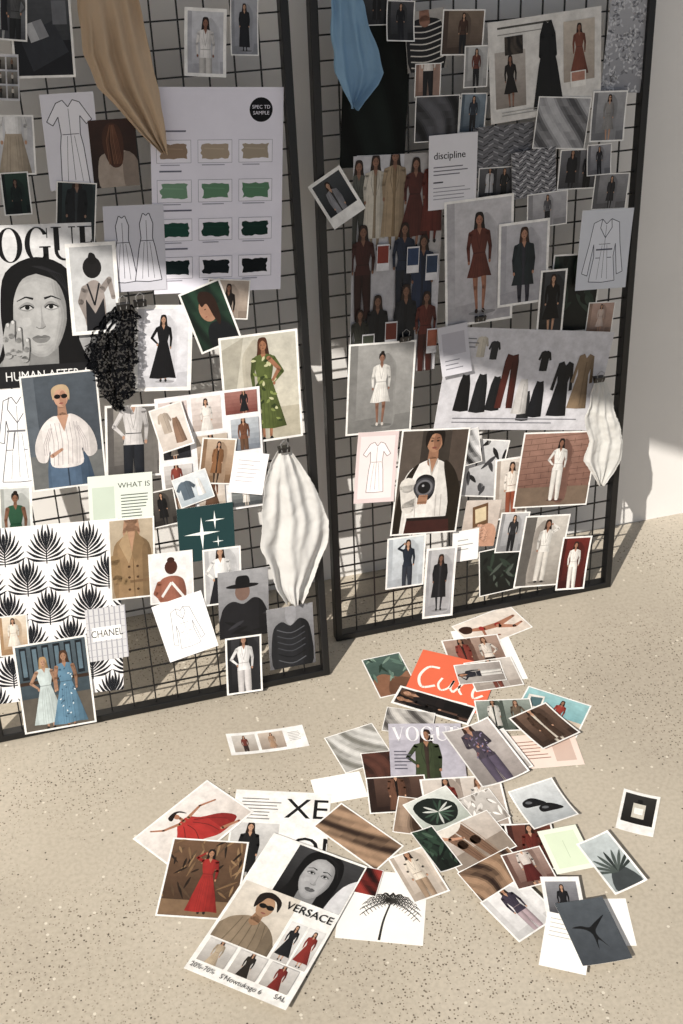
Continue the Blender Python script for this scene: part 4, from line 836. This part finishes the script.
# ---------------- boards
def prism(vs,fs,a,b,w,d,S,nn=0):
    a=Vector(a);b=Vector(b);t=(b-a).normalized();n=Vector((-t.y,t.x));i=len(vs)
    for p in(a,b):
        for q,z in((-w/2,nn-d/2),(w/2,nn-d/2),(w/2,nn+d/2),(-w/2,nn+d/2)):
            r=p+n*q;vs.append(S.w(r.x,r.y,z)-S.O)
    fs+=[(i,i+1,i+2,i+3),(i+7,i+6,i+5,i+4)]+[(i+k,i+4+k,i+4+(k+1)%4,i+(k+1)%4) for k in range(4)]
def board(S,W,Ht,label):
    e=bpy.data.objects.new('wire_grid_board',None);sc.collection.objects.link(e);e.location=S.O;e.empty_display_size=.1
    e['label']=label;e['category']='mood board';e['group']='leaning wire boards'
    def mk(name,vs,fs,bev=0):
        me=bpy.data.meshes.new(name);me.from_pydata([tuple(v) for v in vs],[],fs);me.update();me.materials.append(M_black)
        o=bpy.data.objects.new(name,me);sc.collection.objects.link(o);o.parent=e
        if bev:
            m=o.modifiers.new('bevel','BEVEL');m.width=bev;m.segments=2
    t=.012;vs=[];fs=[]
    prism(vs,fs,(0,0),(W,0),t,.02,S);prism(vs,fs,(0,Ht),(W,Ht),t,.02,S)
    prism(vs,fs,(0,-t/2),(0,Ht+t/2),t,.0202,S);prism(vs,fs,(W,-t/2),(W,Ht+t/2),t,.0202,S)
    mk('frame',vs,fs,.0015)
    vs=[];fs=[];n=15;st=W/n
    for i in range(1,n):prism(vs,fs,(i*st,0),(i*st,Ht),.0022,.0022,S,.0005)
    k=1
    while k*st<Ht:
        prism(vs,fs,(0,k*st),(W,k*st),.0022,.0022,S,-.0015);k+=1
    mk('wire_grid',vs,fs)
board(SL,.545,1.42,'black-framed wire grid board crowded with prints, leaning on wall')
board(SR,.52,1.44,'black-framed wire grid board with rust toned prints, leaning on wall')
# ---------------- cloths
NZ=mathutils.noise.noise
def cloth(S,rows,col,label,folds=3,amp=.008,off=.02,name='fabric_swatch',seed=1,lace=False,crump=0,rag=0.0,thru=.25):
    nu,nv=80,100;vs=[];fs=[]
    ys=[r[0] for r in rows]
    def edge(k,t):
        y=ys[0]+(ys[-1]-ys[0])*t
        for i in range(len(rows)-1):
            if y<=ys[i+1]+1e-6:
                f=(y-ys[i])/(ys[i+1]-ys[i]);return y,rows[i][k]*(1-f)+rows[i+1][k]*f
        return y,rows[-1][k]
    for j in range(nv+1):
        t=j/nv
        ya,xa=edge(1,t);yb,xb=edge(2,t)
        ja=(NZ(Vector((t*6,seed,0)))*2.5+NZ(Vector((t*50,seed,4)))*rag);jb=(NZ(Vector((t*6,seed,7)))*2.5+NZ(Vector((t*50,seed,9)))*rag)
        k_=min(1,t*6)
        for i in range(nu+1):
            s=i/nu
            wa=max(0,1-s*4);wb=max(0,1-(1-s)*4)
            p=S.uv(xa*(1-s)+xb*s+(ja*wa+jb*wb)*k_,ya,off)
            fa=NZ(Vector((s*folds*1.3+t*.5,t*.6,seed)));fb=NZ(Vector((s*folds*2.7-t*.4,t*.9,seed+3)))
            z=amp*math.cos(fa*5.5)*.9+amp*.9*fb
            z*=(.45+.55*min(1,t*2.5))
            c1=NZ(Vector((p.x*45,p.y*45,seed)));c2=NZ(Vector((p.x*110,p.y*110,seed+9)))
            z+=c1*(amp*.2+crump)+c2*(crump*.6+amp*.04)
            if rag>2:p=p+Vector((NZ(Vector((p.x*60,p.y*60,3))),NZ(Vector((p.x*60,p.y*60,8)))))*rag*.0012
            if j>nv-8:p=p+Vector((0,.005*NZ(Vector((s*5,seed,2)))*(j-nv+8)/8))
            vs.append(S.w(p.x,p.y,max(off*.55,off+z)))
    for j in range(nv):
        for i in range(nu):
            k=j*(nu+1)+i;fs.append((k,k+nu+1,k+nu+2,k+1))
    c=sum(vs,Vector())/len(vs);me=bpy.data.meshes.new(name);me.from_pydata([tuple(v-c) for v in vs],[],fs)
    for p in me.polygons:p.use_smooth=True
    me.materials.append(mat(name+'_weave',.95,col=col,noise=(30,.08),bump=(700,.35),spec=.05,lace=lace,cloth=thru));me.update()
    o=bpy.data.objects.new(name,me);sc.collection.objects.link(o);o.location=c
    m=o.modifiers.new('thick','SOLIDIFY');m.thickness=.0005
    o['label']=label;o['category']='fabric';o['group']='fabric swatches hanging on the boards'
cloth(SL,[(-40,80,120),(0,78,138),(55,84,150),(88,98,158),(118,126,163),(138,146,164),(153,161,167)],'d0b99f','beige sheer fabric swatch hanging in folds',3,.008,.014,seed=3)
cloth(SL,[(447,279,288),(462,270,300),(485,264,314),(520,262,329),(548,260,326),(570,270,318),(588,276,308),(603,286,302)],'e6e5e3','white sheer cotton swatch hanging from a clip',2.2,.008,.024,seed=5,crump=.0009,rag=.8,thru=.35)
cloth(SL,[(304,118,130),(316,102,140),(335,90,134),(355,84,140),(372,92,130),(388,98,138),(398,106,128),(409,114,122)],'0c0d10','crumpled black lace scrap',4,.006,.014,seed=8,lace=True,crump=.003,rag=5,thru=0)
cloth(SR,[(-30,330,348),(0,330,362),(40,330,374),(72,334,382),(85,340,376),(108,351,357)],'8badca','light blue satin fabric swatch hanging in a point',2,.009,.022,seed=11,thru=.15)
cloth(SR,[(378,594,604),(392,590,610),(415,584,614),(440,587,622),(460,583,618),(472,590,612),(484,597,602)],'e3e2df','small white gauze swatch clipped to frame',2.2,.008,.024,seed=14,crump=.0009,rag=.8,thru=.35)
# ---------------- binder clips
def clip(S,px,py,off):
    u=S.uv(px,py,off);e=bpy.data.objects.new('binder_clip',None);sc.collection.objects.link(e)
    P=S.w(u.x,u.y,off);e.location=P;e['label']='small black binder clip with wire handles';e['category']='clip';e['group']='binder clips';e.empty_display_size=.01
    def tr(x,y,z):return S.U*x+S.V*y+S.N*z
    vs=[];pr=[(.001,-.006),(.006,.004),(-.006,.004),(-.001,-.006)]
    for x in(-.009,.009):
        for z,y in pr:vs.append(tuple(tr(x,y,z)))
    fs=[(0,1,2,3),(7,6,5,4)]+[(k,k+4,(k+1)%4+4,(k+1)%4) for k in range(4)]
    me=bpy.data.meshes.new('clip_body');me.from_pydata(vs,[],fs);me.materials.append(M_black);o=bpy.data.objects.new('clip_body',me);sc.collection.objects.link(o);o.parent=e
    pts=[tr(*q) for q in[(-.004,-.004,.003),(-.006,.012,.006),(0,.017,.007),(.006,.012,.006),(.004,-.004,.003)]]
    vs=[];fs=[];n=6;r=.0006
    for k,p in enumerate(pts):
        d=(pts[min(k+1,4)]-pts[max(k-1,0)]).normalized();x=d.cross(S.N).normalized();y=d.cross(x)
        for m in range(n):vs.append(tuple(p+x*r*math.cos(m/n*math.tau)+y*r*math.sin(m/n*math.tau)))
    for k in range(4):
        for m in range(n):fs.append((k*n+m,k*n+(m+1)%n,(k+1)*n+(m+1)%n,(k+1)*n+m))
    me=bpy.data.meshes.new('clip_handle');me.from_pydata(vs,[],fs);me.materials.append(M_steel);o=bpy.data.objects.new('clip_handle',me);sc.collection.objects.link(o);o.parent=e
for S,x,y,o in((SL,284,449,.034),(SR,599,379,.034),(SL,140,303,.014),(SR,405,338,.012),(SL,123,306,.03),(SR,480,318,.012)):clip(S,x,y,o)
# ---------------- room
def quad(name,pts,m):
    me=bpy.data.meshes.new(name);me.from_pydata(pts,[],[tuple(range(len(pts)))]);me.materials.append(m);me.update()
    o=bpy.data.objects.new(name,me);sc.collection.objects.link(o);o['kind']='structure';return o
fm=bpy.data.materials.new('polished_concrete');fm.use_nodes=True;nt=fm.node_tree;N=nt.nodes;Lk=nt.links;B=N['Principled BSDF'];B.inputs['Roughness'].default_value=.5;B.inputs['Specular IOR Level'].default_value=.35
tc=N.new('ShaderNodeTexCoord')
def noise(sc_,det=6):
    n=N.new('ShaderNodeTexNoise');n.inputs['Scale'].default_value=sc_;n.inputs['Detail'].default_value=det;Lk.new(tc.outputs['Object'],n.inputs['Vector']);return n
def ramp(src,st):
    r=N.new('ShaderNodeValToRGB');Lk.new(src,r.inputs[0]);e=r.color_ramp.elements
    e[0].position,e[0].color=st[0][0],(*K(st[0][1]),1);e[1].position,e[1].color=st[-1][0],(*K(st[-1][1]),1)
    for p,c in st[1:-1]:
        x=e.new(p);x.color=(*K(c),1)
    return r
def mix(f,a,b,bt='MIX'):
    m=N.new('ShaderNodeMix');m.data_type='RGBA';m.blend_type=bt
    if isinstance(f,float):m.inputs[0].default_value=f
    else:Lk.new(f,m.inputs[0])
    Lk.new(a,m.inputs[6]);
    if isinstance(b,str):m.inputs[7].default_value=(*K(b),1)
    else:Lk.new(b,m.inputs[7])
    return m.outputs[2]
base=ramp(noise(2.5).outputs['Fac'],[(.3,'aaa193'),(.5,'b5ac9d'),(.7,'beb5a7')])
fine=ramp(noise(160,3).outputs['Fac'],[(.3,'dcdcdc'),(.6,'ffffff')])
col=mix(.5,base.outputs[0],fine.outputs[0],'MULTIPLY')
pm=ramp(noise(3.2,2).outputs['Fac'],[(.4,'1c1c1c'),(.58,'ffffff')])
def specks(scale,thr,gate,colr,colin,mask=True):
    v=N.new('ShaderNodeTexVoronoi');v.inputs['Scale'].default_value=scale;Lk.new(tc.outputs['Object'],v.inputs['Vector'])
    a=N.new('ShaderNodeMath');a.operation='LESS_THAN';Lk.new(v.outputs['Distance'],a.inputs[0]);a.inputs[1].default_value=thr
    s=N.new('ShaderNodeSeparateColor');Lk.new(v.outputs['Color'],s.inputs[0])
    g=N.new('ShaderNodeMath');g.operation='GREATER_THAN';Lk.new(s.outputs[0],g.inputs[0]);g.inputs[1].default_value=gate
    m=N.new('ShaderNodeMath');m.operation='MULTIPLY';Lk.new(a.outputs[0],m.inputs[0]);Lk.new(g.outputs[0],m.inputs[1])
    o=m.outputs[0]
    if mask:
        q=N.new('ShaderNodeMath');q.operation='MULTIPLY';Lk.new(o,q.inputs[0]);Lk.new(pm.outputs[0],q.inputs[1]);o=q.outputs[0]
    return mix(o,colin,colr)
col=specks(190,.27,.66,'665c50',col);col=specks(260,.28,.62,'7c7264',col);col=specks(120,.17,.86,'4c443b',col,False);col=specks(90,.2,.9,'cfc8ba',col,False)
Lk.new(col,B.inputs['Base Color'])
bp=N.new('ShaderNodeBump');bp.inputs['Strength'].default_value=.2;bp.inputs['Distance'].default_value=.002;Lk.new(noise(60).outputs['Fac'],bp.inputs['Height']);Lk.new(bp.outputs[0],B.inputs['Normal'])
wm=mat('painted_wall',.85,col='e6e4e2',noise=(8,.04),bump=(250,.15),spec=.2)
WY=1.845
quad('floor',[(-4,-4,0),(4,-4,0),(4,WY,0),(-4,WY,0)],fm)
quad('wall_back',[(-4,WY,0),(4,WY,0),(4,WY,2.7),(-4,WY,2.7)],wm)
# ---------------- light
az=math.radians(47);el=math.radians(40)
S_=Vector((-math.sin(az)*math.cos(el),-math.cos(az)*math.cos(el),math.sin(el)))
sd=bpy.data.lights.new('sun','SUN');sd.energy=5.2;sd.angle=math.radians(.4);sd.color=(1,.94,.85);so=bpy.data.objects.new('sun',sd);sc.collection.objects.link(so)
so.rotation_euler=S_.to_track_quat('Z','Y').to_euler();so.location=(-2,-2,3)
A=SL.w(*SL.uv(0,225));Bp=SR.w(*SR.uv(620,415))
A2=A+S_*((2.7-A.z)/S_.z);B2=Bp+S_*((2.7-Bp.z)/S_.z);dd=(B2-A2).normalized()
E1=A2-dd*1.2;E2=B2+dd*1.6
quad('sun_blocker',[tuple(E1),tuple(E2),(E2.x+.3,WY,2.7),(E1.x-.3,WY,2.7)],wm)  # added out-of-view slab, its slanted edge set to shade the upper boards
w=bpy.data.worlds.new('world');sc.world=w;w.use_nodes=True;bg=w.node_tree.nodes['Background'];bg.inputs[0].default_value=(.84,.9,1,1);bg.inputs[1].default_value=.36
sc.view_settings.view_transform='Standard'
